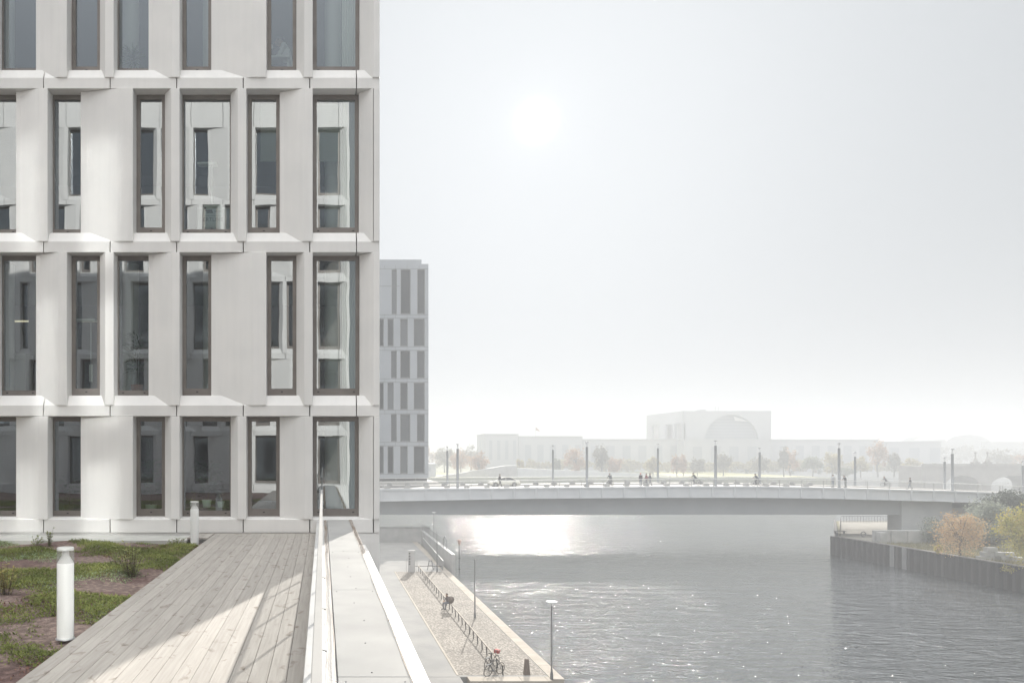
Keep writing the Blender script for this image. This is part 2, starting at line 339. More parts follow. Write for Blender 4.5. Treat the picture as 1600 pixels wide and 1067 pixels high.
tag(q.build('quay_coping', M['coping']), kind='structure')
tag(MB().box(8.3, 13.88, 45.75, 46.58, -14, -11.61).build('quay_wall', M['concrete']), kind='structure')
tag(MB().box(1.11, 8.0, 20, 46.58, -14, QZ - .01).build('quay_path', M['paving']), kind='structure')
tag(MB().box(7.86, 7.99, 46.9, 88, QZ - .02, QZ + .03).build('kerb_strip', M['coping']), kind='structure')
# right bank
BZ = -10.5
M['soil'] = nmat('bank grass', (.10, .10, .05), (.22, .19, .11), .8, .95, 0, .6, 8, bdist=.1, c3=(.16, .15, .08))
M['sand'] = nmat('sand path', (.21, .195, .165), (.29, .27, .235), .5, .95)
pts = [(74.85, 30), (74.85, 116), (93, 145), (130, 145), (180, 145), (180, 30)]
tag(MB().prism(pts, -14, BZ).build('right_bank', M['soil']), kind='structure')
tag(MB().add([(75.2, 111.5, BZ + .004), (84, 110.5, BZ + .004), (104, 144.5, BZ + .004), (93.3, 144.5, BZ + .004), (75.2, 116, BZ + .004)], [(0, 1, 2, 3, 4)]).build('sand_path', M['sand']), kind='structure')
# rising grassy slope on the right bank
sl = MB(); sl.ext([(80, BZ - .2), (84, BZ + .3), (92, -7.4), (104, -5.2), (180, -5.0), (180, -13)], 30, 114, 'y'); tag(sl.build('bank_slope', M['soil']), kind='structure')
# far land beyond the river
M['far'] = nmat('far ground', (.16, .17, .09), (.25, .25, .15), .05, .95)
tag(MB().box(-1480, 215, 335, 1840, -16, -8.5).build('far_ground', M['far']), kind='structure')
tag(MB().box(215.01, 1780, 640, 1840, -16, -8.52).build('horizon_ground', M['far']), kind='structure')
M['lawn'] = nmat('autumn lawn', (.50, .48, .22), (.60, .56, .30), .08, .95)
tag(MB().add([(152, 345, -8.45), (214, 345, -8.45), (214, 470, -8.45), (190, 490, -8.45)], [(0, 1, 2, 3)]).build('lawn', M['lawn']), kind='structure')
tag(MB().add([(46, 338, -8.45), (72, 338, -8.45), (66, 420, -8.45), (50, 430, -8.45)], [(0, 1, 2, 3)]).build('lawn', M['lawn']), kind='structure')
M['pathpale'] = mat('pale path', (.5, .48, .45), .9)
tag(MB().add([(75, 400, -8.44), (150, 400, -8.44), (150, 412, -8.44), (75, 412, -8.44)], [(0, 1, 2, 3)]).build('far_path', M['pathpale']), kind='structure')
# ================================================================ OFFICE BUILDINGS (main facade and the wing behind the camera)
W_D = .42
ZB = [2.567 + 3.6 * k for k in range(-1, 5)]   # underside of each floor band; ZB[1] is the band above the ground row
def pxp(x): return (x - HX) / F * 17.75
def pxr(x): return (x - HX) / F * 17.60
def pxw(x): return (x - HX) / F * 18.02
A_P = [(56, 105, 'w'), (155, 178, 'n'), (232, 281, 'w'), (330, 416, 'w'), (463, 488.5, 'n'), (562, 593, 'c')]
B_P = [(25, 75, 'w'), (126, 208, 'w'), (257, 281, 'n'), (360, 385, 'n'), (437, 488.5, 'w'), (561, 583, 'c')]
A_L = [(-86, -6, 'w'), (-180, -155, 'n'), (-262, -214, 'w'), (-350, -300, 'w'), (-440, -415, 'n'), (-530, -470, 'w'), (-640, -610, 'n'), (-740, -680, 'w')]
B_L = [(-56, -31, 'n'), (-158, -133, 'n'), (-291, -208, 'w'), (-391, -341, 'w'), (-472, -447, 'n'), (-574, -500, 'w'), (-660, -630, 'n'), (-750, -700, 'w')]
OPER_A = (5, 3); 
def facade(root, Y0, s, detail, rows):
    T = lambda x, d_, z: (x, Y0 + s * d_, z)
    xmin = pxr(-740)
    for ri, kind in rows:
        piers = sorted((A_P + A_L) if kind == 'A' else (B_P + B_L))
        zb = ZB[ri]; ztop = ZB[ri + 1]
        front = zb + .235 if ri > 0 else .30; sill = zb + .46 if ri > 0 else .337
        P2 = []
        for (l, r, t) in piers:
            xl, xr = pxp(l), pxr(r); w = xr - xl
            if t == 'w': poly = [(xl, .45), (xl, .15), (xl + .13 * w, .135), (xl + .76 * w, -.03), (xr, -.03), (xr, .45)]
            elif t == 'n': poly = [(xl, .45), (xl, .20), (xl + .5 * w, -.03), (xr, -.03), (xr, .45)]
            else: poly = [(xl, .45), (xl, .20), (xl + .3, -.03), (xr, -.03), (xr, .45)]
            MB().prism(poly, front, ztop - .006, T=T).build('pier', M['panel'], root, bevel=.008 if detail else 0)
            P2.append((xl, xr))
            if t == 'c' and kind == 'B': MB().prism([(xr + .012, .45), (xr + .012, -.03), (1.253, -.03), (1.253, .45)], front, ztop - .006, T=T).build('corner_panel', M['panel'], root, bevel=.008 if detail else 0)
        # windows between piers
        for k in range(len(P2) - 1):
            x0 = P2[k][1]; x1 = P2[k + 1][0]; wpx = x0 / 17.6 * F + HX
            narrow = (x1 - x0) < .72 or k == len(P2) - 2
            fs = .085 if narrow and kind == 'A' or (kind == 'B' and (205 < wpx < 215 or 380 < wpx < 390 or wpx > 485)) else .03
            fr = MB()
            a, b_, z0, z1 = x0 + .003, x1 - .003, sill - .02, ztop - .004
            bh = .19 if fs > .05 else .15; th = .10
            fr.box(a, b_, .31, .40, z0, z0 + bh, T=T); fr.box(a, b_, .31, .40, z1 - th, z1, T=T)
            fr.box(a, a + fs, .31, .40, z0 + bh, z1 - th, T=T); fr.box(b_ - fs, b_, .31, .40, z0 + bh, z1 - th, T=T)
            dots = [(a + b_) / 2] if (b_ - a) < .72 else [a + .12, b_ - .12]
            for dx in dots: fr.box(dx - .022, dx + .022,   .304, .32, z0 + bh * .55, z0 + bh * .55 + .022, 1, T=T)
            
            w = fr.build('window', [M['frame'], M['dark']], root)
            p_ = MB().add([T(a + fs - .01,   .35, z0 + bh - .01), T(b_ - fs + .01,   .35, z0 + bh - .01), T(b_ - fs + .01,   .35, z1 - th + .01), T(a + fs - .01,   .35, z1 - th + .01)], [(0, 1, 2, 3)]).build('pane', M['glass'] if s > 0 else M['wingglass'], w)
            if detail and ri == 2 and k >= len(P2) - 3:
                bl = MB(); zz = z1 - .1
                while zz > z1 - 1.38:
                    bl.ext([(.56, zz), (.562, zz + .003), (.59, zz - .028), (.588, zz - .031)], a + fs + (.0 if k > len(P2) - 3 else .18), b_ - fs - (.3 if k == len(P2) - 2 else 0), 'x', T=lambda a_, p1, q1: T(a_, p1, q1)); zz -= .042
                bl.build('blind', M['blind'], w)
            if detail and k == len(P2) - 2:
                cu = MB(); n = 24; vs = []
                for i in range(n + 1):
                    xx = b_ - .38 + .32 * i / n; dd = .66 + .035 * math.sin(i * 1.6)
                    vs += [T(xx, dd, z0 + .1), T(xx, dd, z1)]
                cu.add(vs, [(2 * i, 2 * i + 2, 2 * i + 3, 2 * i + 1) for i in range(n)], 0, True).build('curtain', M['curtain'], w)
    # bands of prefabricated elements between the rows
    for k in range(0, len(rows) + 1):
        zb = ZB[k]
        if k == 0: prof = [(0, 0.005), (0, .30), (.35, .345), (.42, .345), (.42, .005)]
        elif k == len(rows): prof = [(0, zb), (0, zb + 1.2), (.42, zb + 1.25), (.42, zb)]
        else: prof = [(0, zb), (0, zb + .235), (.12, zb + .46), (.52, zb + .465), (.52, zb)]
        seams = [68 + 104 * i for i in range(-8, 5)] + [557 if k else 540]
        xs_ = [xmin] + [pxr(q_) for q_ in seams if pxr(q_) > xmin] + [1.253]
        if k == 0: xs_[-2] = pxr(583.5) if s > 0 else xs_[-2]
        for a, b_ in zip(xs_[:-1], xs_[1:]):
            MB().ext(prof, a + .011, b_ - .011 if b_ < 1.2 else b_, 'x', T=lambda a_, p1, q1: T(a_, p1, q1)).build('spandrel', M['panel'], root, bevel=.006 if detail else 0)
    # wall core behind piers (dark joint colour) and slabs, ceilings, back wall of the rooms
    top = ZB[len(rows)]
    co_ = MB()
    for ri, kind in rows:
        for (l, r, t) in (A_P + A_L if kind == 'A' else B_P + B_L): co_.box(pxp(l) + .03, pxr(r) - .03, .46, .62, ZB[ri] + .3 if ri else .3, ZB[ri + 1], T=T)
    co_.build('wall_core', M['joint'], root)
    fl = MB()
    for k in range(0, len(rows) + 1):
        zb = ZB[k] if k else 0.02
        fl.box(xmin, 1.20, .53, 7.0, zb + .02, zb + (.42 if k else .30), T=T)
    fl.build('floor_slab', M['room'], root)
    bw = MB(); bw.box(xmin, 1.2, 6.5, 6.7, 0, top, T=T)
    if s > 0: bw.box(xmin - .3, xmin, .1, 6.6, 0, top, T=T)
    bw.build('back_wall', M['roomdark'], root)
    if detail:
        for xx in (px(520, 18.9), px(206, 18.9), px(12, 18.9), px(345, 20.6)):
            for ri, kind in rows[:4]:
                if (xx > 0) or (abs(xx - px(206, 18.9)) < .1 and kind == 'A') or ri % 2: MB().lathe([(.19, ZB[ri] + .42 if ri else .32), (.19, ZB[ri + 1])], 20, (xx, Y0 + s * 1.2, 0)).build('column', M['white'], root)
main = empty('office_building', (0, 0, 0), 0, 'pale concrete office block with folded piers and bronze windows beside the timber deck', 'building')
facade(main, 17.6, 1, True, [(0, 'B'), (1, 'A'), (2, 'B'), (3, 'A'), (4, 'B')])
TOPZ = ZB[5] + 1.2
b = MB()
b.box(-24, 1.253, 17.62, 50, -14, -.002); b.build('base_wall', M['panel'], main)
b = MB(); b.box(-24, 1.25, 18.1, 40, TOPZ - .9, TOPZ - .1); b.build('roof', M['panel'], main)
# side wall towards the river with its own recessed windows
b = MB(); sy0, sy1 = 18.1, 40.0
for k in range(5):
    z0 = ZB[k] + .48 if k else .34; z1 = ZB[k + 1]
    b.box(.95, 1.253, sy0, sy1, z1, z1 + .48)
    yy = sy0
    while yy < sy1 - .5:
        b.box(.95, 1.253, yy, yy + .55, z0, z1); yy += 1.46
    MB().box(1.0, 1.02, sy0, sy1, z0, z1).build('side_glazing', M['glass'], main)
b.box(.95, 1.253, sy0, sy1, 0.0, .34); b.build('side_wall', M['panel'], main)
b = MB(); b.box(-24, 1.2, 39.5, 39.9, 0, TOPZ); b.build('rear_wall', M['panel'], main)
wing = empty('office_building', (0, 0, 0), 0, 'matching pale office wing behind the viewer, seen mirrored in the panes', 'building')
facade(wing, -1.5, -1, False, [(0, 'B'), (1, 'A'), (2, 'B'), (3, 'A'), (4, 'B')])
MB().box(-24, 1.25, -14, -1.52, -14, -.002).build('base_wall', M['panel'], wing)
MB().box(-24, 1.2, -14, -8.6, 0, TOPZ).build('rear_wall', M['panel'], wing)
MB().box(-24, 1.2, -13, -2.0, TOPZ - .9, TOPZ - .1).build('roof', M['panel'], wing)

# ---- things inside the rooms
def pot_plant(name, X, D, z, h, rp, n, spread, leafw, label, col, potc, spiky=False, droop=.5):
    root = empty(name, (X, 17.6 + D, z), 0, label, 'plant')
    MB().lathe([(rp * .7, 0), (rp, rp * 1.5), (rp * .93, rp * 1.5), (rp * .9, rp * 1.3), (0.001, rp * 1.3)], 16).build('pot', potc, root)
    sg = MB(); sg.tube([(0, 0, rp * 1.2), (.01, 0, h * .5), (0, .01, h * .75)], [.012, .009, .005], 6); sg.build('stem', M['twig'], root)
    V = []
    for i in range(n):
        a = random.uniform(0, 6.283); hh = random.uniform(.35, 1) * h if not spiky else h * random.uniform(.6, .8)
        rr = random.uniform(.2, 1) * spread; base = Vector((0, 0, hh * .9)); d_ = Vector((math.cos(a), math.sin(a), random.uniform(-.2, .9) if not spiky else random.uniform(-.4, 1.2))).normalized()
        L = (rr * .5 + .05) if not spiky else spread * random.uniform(.7, 1)
        st = base + d_ * (rr * .6 if not spiky else 0); sd = d_.cross(Vector((0, 0, 1)));
        sd = sd.normalized() * leafw if sd.length > .1 else Vector((leafw, 0, 0)); e = st + d_ * L + Vector((0, 0, -droop * L * .3)); md = (st + e) / 2 + Vector((0, 0, .02))
        V += [st, md + sd, e, md - sd]
    fast_mesh('foliage', np.array([tuple(v) for v in V]), 0, 4, col, root)
    return root
M['twig'] = mat('twig', (.12, .09, .06), .8)
M['pgreen'] = leafmat('pot leaf', [(.03, .06, .02), (.07, .12, .04), (.10, .14, .05)])
M['potmint'] = mat('pale pot', (.62, .70, .63), .5); M['potdark'] = mat('dark pot', (.10, .07, .06), .6)
def X1(p, D): return px(p, 17.6 + D)
pot_plant('potted_plant', X1(325, .9), .9, .36, 1.25, .13, 260, .38, .03, 'bushy green pot plant behind the middle of the wide ground-floor window', M['pgreen'], M['potdark'])
pot_plant('potted_plant', X1(236, .85), .85, .36, 1.35, .14, 220, .26, .03, 'tall leafy pot plant filling the narrow ground-floor window', M['pgreen'], M['potmint'])
pot_plant('potted_plant', X1(108, .9), .9, .36, .8, .13, 90, .3, .025, 'thin dark pot plant in the second ground-floor window from the left', M['pgreen'], M['potdark'])
M['orange'] = mat('terracotta figure', (.45, .25, .12), .7)
MB().box(X1(290, .6), X1(358, .6), 18.08, 18.28, .40, .52).build('sill_board', M['frame'], main)
for p_, rp, lab in ((302, .09, 'pale mint plant pot half hidden behind the farther light bollard'), (323, .115, 'largest pale mint plant pot on the window ledge, with an ochre sprout'), (345, .09, 'small pale mint plant pot at the right end of the window ledge')):
    pot_plant('plant_pot', X1(p_, .58), .58, .525, .34, rp, 26, .10, .012, lab, leafmat('sprout', [(.25, .18, .06), (.2, .2, .08)]), M['potmint'])
pot_plant('potted_plant', X1(209, .8), .8, 10.2, 1.0, .15, 60, .42, .02, 'spiky dark pot plant behind a top-row window', M['pgreen'], M['potmint'], spiky=True)
pot_plant('potted_plant', X1(214, .8), .8, 3.1, 1.5, .15, 150, .4, .02, 'tall feathery pot plant in a reddish pot behind a middle-row window', M['pgreen'], mat('red pot', (.35, .14, .08), .6))
# lamp stand
def lamp_stand(p_, zf, lab):
    r_ = empty('floor_lamp', (X1(p_, .9), 18.5, zf), 0, lab, 'lamp')
    MB().lathe([(.14, 0), (.14, .02), (.02, .03), (.012, 1.85)], 12).build('pole', M['steel'], r_)
    MB().box(-.32, .12, -.1, .1, 1.75, 1.79).build('lamp_head', M['white'], r_)
    MB().lathe([(.04, .35), (.045, .75)], 12).build('weight', M['white'], r_)
lamp_stand(142, 3.05, 'thin white standing lamp behind the narrow middle-row window')
lamp_stand(331, 6.65, 'thin white standing lamp behind the wide second-row window')
lit = bpy.data.materials.new('lit tube'); lit.use_nodes = True; _e = lit.node_tree.nodes['Principled BSDF']; _e.inputs['Emission Color'].default_value = (1, .86, .6, 1); _e.inputs['Emission Strength'].default_value = .4
for p0_, p1_, l_ in ((18, 44, 'lit warm strip lamp deep inside the leftmost middle-row window'), (128, 155, 'lit warm strip lamp deep inside the narrow middle-row window')):
    z_ = pz(503, 20.6); r_ = empty('strip_lamp', (px((p0_ + p1_) / 2, 20.6), 20.6, z_), 0, l_, 'lamp'); w_ = (px(p1_, 20.6) - px(p0_, 20.6)) / 2
    MB().box(-w_, w_, -.03, .03, 0, .035).build('tube', lit, r_); MB().box(-w_, -w_ + .01, -.01, .01, .035, 6.16 - z_).box(w_ - .01, w_, -.01, .01, .035, 6.16 - z_).build('cable', M['greymetal'], r_)
for p_, l_ in ((12, 'white cabinet behind the leftmost middle-row window'), (345, 'pale cabinet behind the wide second-row window')):
    zc = 3.07 if p_ < 100 else 6.67; MB2 = MB().box(-.55, .55, -.25, .25, 0, 1.15)
    cb = empty('cabinet', (X1(p_, 2.4), 20.0, zc), 0, l_, 'cabinet'); MB2.build('carcass', M['white'], cb); MB().box(-.53, -.01, -.27, -.251, .05, 1.1).box(.01, .53, -.27, -.251, .05, 1.1).build('door', M['blind'], cb)
# notice standing inside the second-row window
nb = empty('window_notice', (X1(333, .6), 18.2, 6.88), 0, 'grey notice with a dark bird-like mark and partly hidden lettering in the window', 'notice')
MB().box(-.21, .21, 0, .012, 0, .52).build('notice_board', mat('notice', (.42, .46, .43), .7), nb)
tcv = bpy.data.curves.new('lettering', 'FONT'); tcv.body = 'ERTLINE'; tcv.size = .125; tcv.extrude = .002; tcv.align_x = 'CENTER'
to = bpy.data.objects.new('lettering', tcv); COL.objects.link(to)
dg = bpy.context.evaluated_depsgraph_get(); tme = bpy.data.meshes.new_from_object(to.evaluated_get(dg)); bpy.data.objects.remove(to)
tme.materials.clear(); tme.materials.append(mat('print', (.05, .055, .055), .7)); t2 = bpy.data.objects.new('lettering', tme); COL.objects.link(t2); t2.parent = nb
t2.rotation_euler = (R(90), 0, 0); t2.location = (.0, -.003, .14)
MB().box(-.20, -.16, -.004, -.001, .41, .46).box(-.18, -.02, -.004, -.001, .37, .40).box(-.15, .0, -.004, -.001, .33, .36).box(.02, .19, -.004, -.001, .36, .375).box(-.2, .19, -.004, -.001, .265, .272).build('print_mark', tme.materials[0], nb)
# desk with monitor and cup by the seated person on the top visible row
dk = empty('office_desk', (X1(430, 1.0), 18.75, 10.2), 0, 'desk with dark screen behind the top-row window', 'desk')
MB().box(-.7, .35, -.3, .4, .68, .72).box(-.65, -.6, -.25, .35, 0, .68).box(.28, .33, -.25, .35, 0, .68).build('desk_top', M['white'], dk)
MB().box(-.28, .18, -.02, .02, .74, 1.0).box(-.03, -.0, 0, .05, .71, .78).build('monitor', M['darkmetal'], dk)
MB().lathe([(.04, 1.005), (.042, 1.11), (.038, 1.11), (.036, 1.02), (.001, 1.02)], 12, (-.1, 0, 0)).build('cup', M['white'], dk)

# ================================================================ TERRACE EDGE
par = empty('parapet', (0, 0, 0), 0, 'broad white metal-clad parapet with bird netting along both edges of its coping', 'parapet')
M['coat'] = nmat('white coated sheet', (.33, .325, .315), (.385, .378, .365), 1.3, .85, 0, .05, 3, spec=.04)
y = -1.4; seams = [-1.4, 1.9, 5.25, 8.6, 11.95, 15.3, 17.59]
for a, b_ in zip(seams[:-1], seams[1:]): MB().box(.10, .585, a + .003, b_ - .003, .14, .285).build('coping_sheet', M['coat'], par, bevel=.006)
MB().box(-.128, .098, -1.4, 17.59, -.12, .262).build('kerb', nmat('kerb', (.45, .44, .43), (.53, .52, .50), 2, .6), par, bevel=.006)
MB().box(.10, .56, -1.4, 17.59, -.85, .138).box(.561, .95, -1.4, 17.59, -.85, -.80).build('parapet_wall', M['panel'], par)
MB().box(.562, 1.04, -1.4, 17.59, -.799, -.735).build('mesh_ledge', nmat('perforated sheet', (.38, .42, .41), (.58, .6, .58), 40, .6, stretch=(1, 3, 1)), par)
MB().tube([(1.09, -1.4, -.70), (1.09, 17.58, -.70)], .058, 14).build('edge_pipe', M['coat'], par)
for yy in (4.2, 7.4, 10.6, 13.8): MB().tube([(1.09, yy, -.70), (1.09, yy + .02, -.70)], .0605, 14).build('pipe_sleeve', M['steel'], par)
sc_ = MB()
yy = 1.2
while yy < 16:
    sc_.lathe([(.006, 0), (.006, .003), (.001, .005)], 8, (.34 + .03 * math.sin(yy * 3), yy, .2852)); yy += .83
for yy in seams[1:-1]:
    for xx in (.15, .53): sc_.lathe([(.006, 0), (.006, .003), (.001, .005)], 8, (xx, yy - .12, .2852))
sc_.build('screw', M['greymetal'], par)
def netting(x0, x1, z0, name, sd, step=.032):
    rs = random.Random(sd); m = MB(); y = .6; L = []; Rr = []
    ph = rs.uniform(0, 6)
    while y < 17.4:
        wob = .004 * math.sin(y * 2.1 + ph) + .002 * math.sin(y * 5.3)
        a = (x0 + wob, y, z0 + .012 + .008 * math.sin(y * 3)); b_ = (x1 + wob, y + .004, z0 + .02 + .008 * math.sin(y * 2.2 + 1)); L.append(a); Rr.append(b_)
        m.tube([a, b_], .0011, 4, smooth=False); y += step
    m.tube(L[::3], .0022, 5); m.tube(Rr[::3], .0022, 5)
    for i in range(0, len(L), 20): m.tube([L[i], (L[i][0], L[i][1], z0 - .02)], .003, 5)
    m.build(name, M['wire'], par)
M['wire'] = mat('net wire', (.22, .17, .13), .5, .4)
netting(.035, .085, .275, 'bird_net', 1); netting(.575, .63, .285, 'bird_net', 2); 
for yy in (9.2, 7.35, 5.8, 4.6): MB().tube([(-.02, yy, .262), (-.01, yy, .33), (.03, yy, .315)], .006, 6).build('net_hook', M['greymetal'], par)
gr = empty('glass_railing', (0, 0, 0), 0, 'clear glass balustrade with slim white handrail standing on the parapet kerb', 'railing')
MB().box(-.034, .0, -1.35, 14.3, 1.045, 1.10).build('handrail', M['coat'], gr, bevel=.004)
PY = [12.0 + 1.6 * k for k in range(-8, 2)] + [14.27]
for yy in PY: MB().box(-.03, -.006, yy - .02, yy + .02, .262, 1.045).build('post', M['steel'], gr)
for a, b_ in zip(PY[:-1], PY[1:]): MB().box(-.022, -.012, a + .03, b_ - .03, .30, 1.03).build('glass_pane', M['railglass'], gr)

M['frost'] = bpy.data.materials.new('frosted ring'); M['frost'].use_nodes = True; _t = M['frost'].node_tree; _t.nodes.clear()
_o = _t.nodes.new('ShaderNodeOutputMaterial'); _m = _t.nodes.new('ShaderNodeMixShader'); _m.inputs[0].default_value = .32; _a = _t.nodes.new('ShaderNodeBsdfTransparent'); _b = _t.nodes.new('ShaderNodeBsdfDiffuse'); _b.inputs[0].default_value = (.6, .6, .58, 1)
_t.links.new(_a.outputs[0], _m.inputs[1]); _t.links.new(_b.outputs[0], _m.inputs[2]); _t.links.new(_m.outputs[0], _o.inputs[0])
def bollard(X, Y, h, lab):
    r_ = empty('bollard_light', (X, Y, -.10), 0, lab, 'bollard light', 'bollard lights beside the deck'); r = .083
    MB().lathe([(r, 0), (r, h - .17), (r * .97, h - .155), (r * .45, h - .085), (r * .4, h - .03)], 28).build('body', M['white'], r_)
    MB().lathe([(r, h - .155), (r, h - .03)], 28).build('glass_ring', M['frost'], r_)
    MB().lathe([(r, h - .03), (r, h - .004), (r * .9, h), (.001, h)], 28).build('cap', mat('bollard cap', (.5, .5, .48), .4), r_)
    MB().lathe([(r + .012, 0), (r + .012, .012), (r, .014)], 28).build('foot_ring', M['steel'], r_)
bollard(-2.565, 7.98, .915, 'near white cylindrical bollard light at the corner of moss bed and deck')
bollard(-2.57, 16.06, .89, 'farther white cylindrical bollard light close to the building')

# ground cover on the bed
def ground_cover(name, n, cols, thr, seed, size, lab, gro, off):
    r = np.random.default_rng(seed); V = []
    # soft cushions laid by a noise-like field
    def field(x, y): return (np.sin(x * 1.9 + off) * np.cos(y * 1.3 + off * 2) + .7 * np.sin(x * .7 - y * 2.3 + off * 3) + .5 * np.cos(x * 3.9 + y * 3.1) + .25 * np.sin(9 * x) * np.sin(8 * y))
    N = n * 4; x = r.uniform(-13, -2.40, N); y = 4.6 + (16.45 - 4.6) * r.uniform(0, 1, N) ** .8
    f = field(x, y) + r.normal(0, .18, N); k = f > thr; x = x[k][:n]; y = y[k][:n]; f = f[k][:n]
    m = len(x); hb = -.10 + .035 * np.sin(x * 1.7 + y * .8) * np.sin(y * 1.3 - x * .4) + .02 * np.sin(x * 4.1 + 1) * np.sin(y * 3.7)
    lift = np.clip((f - thr), 0, 1) * gro
    zb = hb + lift * r.uniform(.3, 1, m)
    for b_ in range(3):
        a = r.uniform(0, 6.283, m); L = size * r.uniform(.6, 1.3, m); w = L * .32
        dx, dy = np.cos(a), np.sin(a); up = r.uniform(.25, 1.1, m)
        p0 = np.stack([x - dy * w, y + dx * w, zb], 1); p1 = np.stack([x + dy * w, y - dx * w, zb], 1); p2 = np.stack([x + dx * L, y + dy * L, zb + up * L], 1)
        V.append(np.stack([p0, p1, p2], 1).reshape(-1, 3))
    o = fast_mesh(name, np.concatenate(V), 0, 3, leafmat(name, cols)); tag(o, lab, 'plants', kind='stuff')
ground_cover('moss_cover', 120000, [(.09, .11, .03), (.20, .235, .06), (.36, .37, .12)], -.02, 3, .024, 'low cushions of green and olive moss on the planting bed', .10, .3)
ground_cover('sedum_cover', 26000, [(.20, .28, .15), (.33, .42, .24), (.42, .48, .28)], .8, 5, .02, 'pale grey-green sedum cushions in the planting bed', .08, 2.1)
ground_cover('red_sedum', 24000, [(.13, .06, .06), (.24, .12, .10), (.30, .20, .13)], .35, 9, .02, 'low reddish-brown stonecrop between the moss cushions', .05, 4.4)
def weed(x, y, h, n, lab, cols, spread=.25):
    r_ = empty('wild_plant', (x, y, -.1), 0, lab, 'plant')
    st = MB(); V = []
    for i in range(n):
        a = random.uniform(0, 6.283); rr = random.uniform(.1, 1) * spread; hh = h * random.uniform(.5, 1)
        p0 = Vector((rr * .3 * math.cos(a), rr * .3 * math.sin(a), 0)); p1 = Vector((rr * math.cos(a), rr * math.sin(a), hh)); md = (p0 + p1) / 2 + Vector((0, 0, hh * .1))
        st.tube([p0, md, p1], [.004, .003, .002], 4)
        for k in range(int(5 + hh * 22)):
            t_ = random.uniform(.05, 1); pp = p0.lerp(p1, t_); b_ = random.uniform(0, 6.283); L = random.uniform(.05, .10)
            d_ = Vector((math.cos(b_), math.sin(b_), random.uniform(-.1, .7))).normalized(); sd = Vector((-d_.y, d_.x, 0)) * L * .22
            V += [pp, pp + d_ * L * .5 + sd, pp + d_ * L, pp + d_ * L * .5 - sd]
    st.build('stem', M['twig'], r_); fast_mesh('foliage', np.array([tuple(v) for v in V]), 0, 4, leafmat('weed leaf', cols), r_)
gc = [(.10, .14, .04), (.2, .24, .08), (.34, .33, .12)]
weed(px(205, 11.9), 11.9, .55, 26, 'tallest bushy wild plant in the bed, beside the deck edge', gc, .32)
weed(px(180, 12.6), 12.6, .35, 12, 'smaller pale weed left of the tall bushy plant', gc, .2)
weed(px(77, 15.9), 15.9, .42, 8, 'spindly weed growing in front of the pale building base', gc, .16)
weed(px(57, 16), 16, .22, 8, 'short leafy weed at the far edge of the bed, left of the spindly one', gc, .2)
weed(px(8, 10.4), 10.4, .5, 16, 'yellowish weed at the left picture edge', [(.25, .2, .06), (.34, .3, .1), (.2, .2, .08)], .22)
weed(px(275, 16.1), 16.1, .16, 12, 'low green weed close to the farther light bollard', gc, .25)
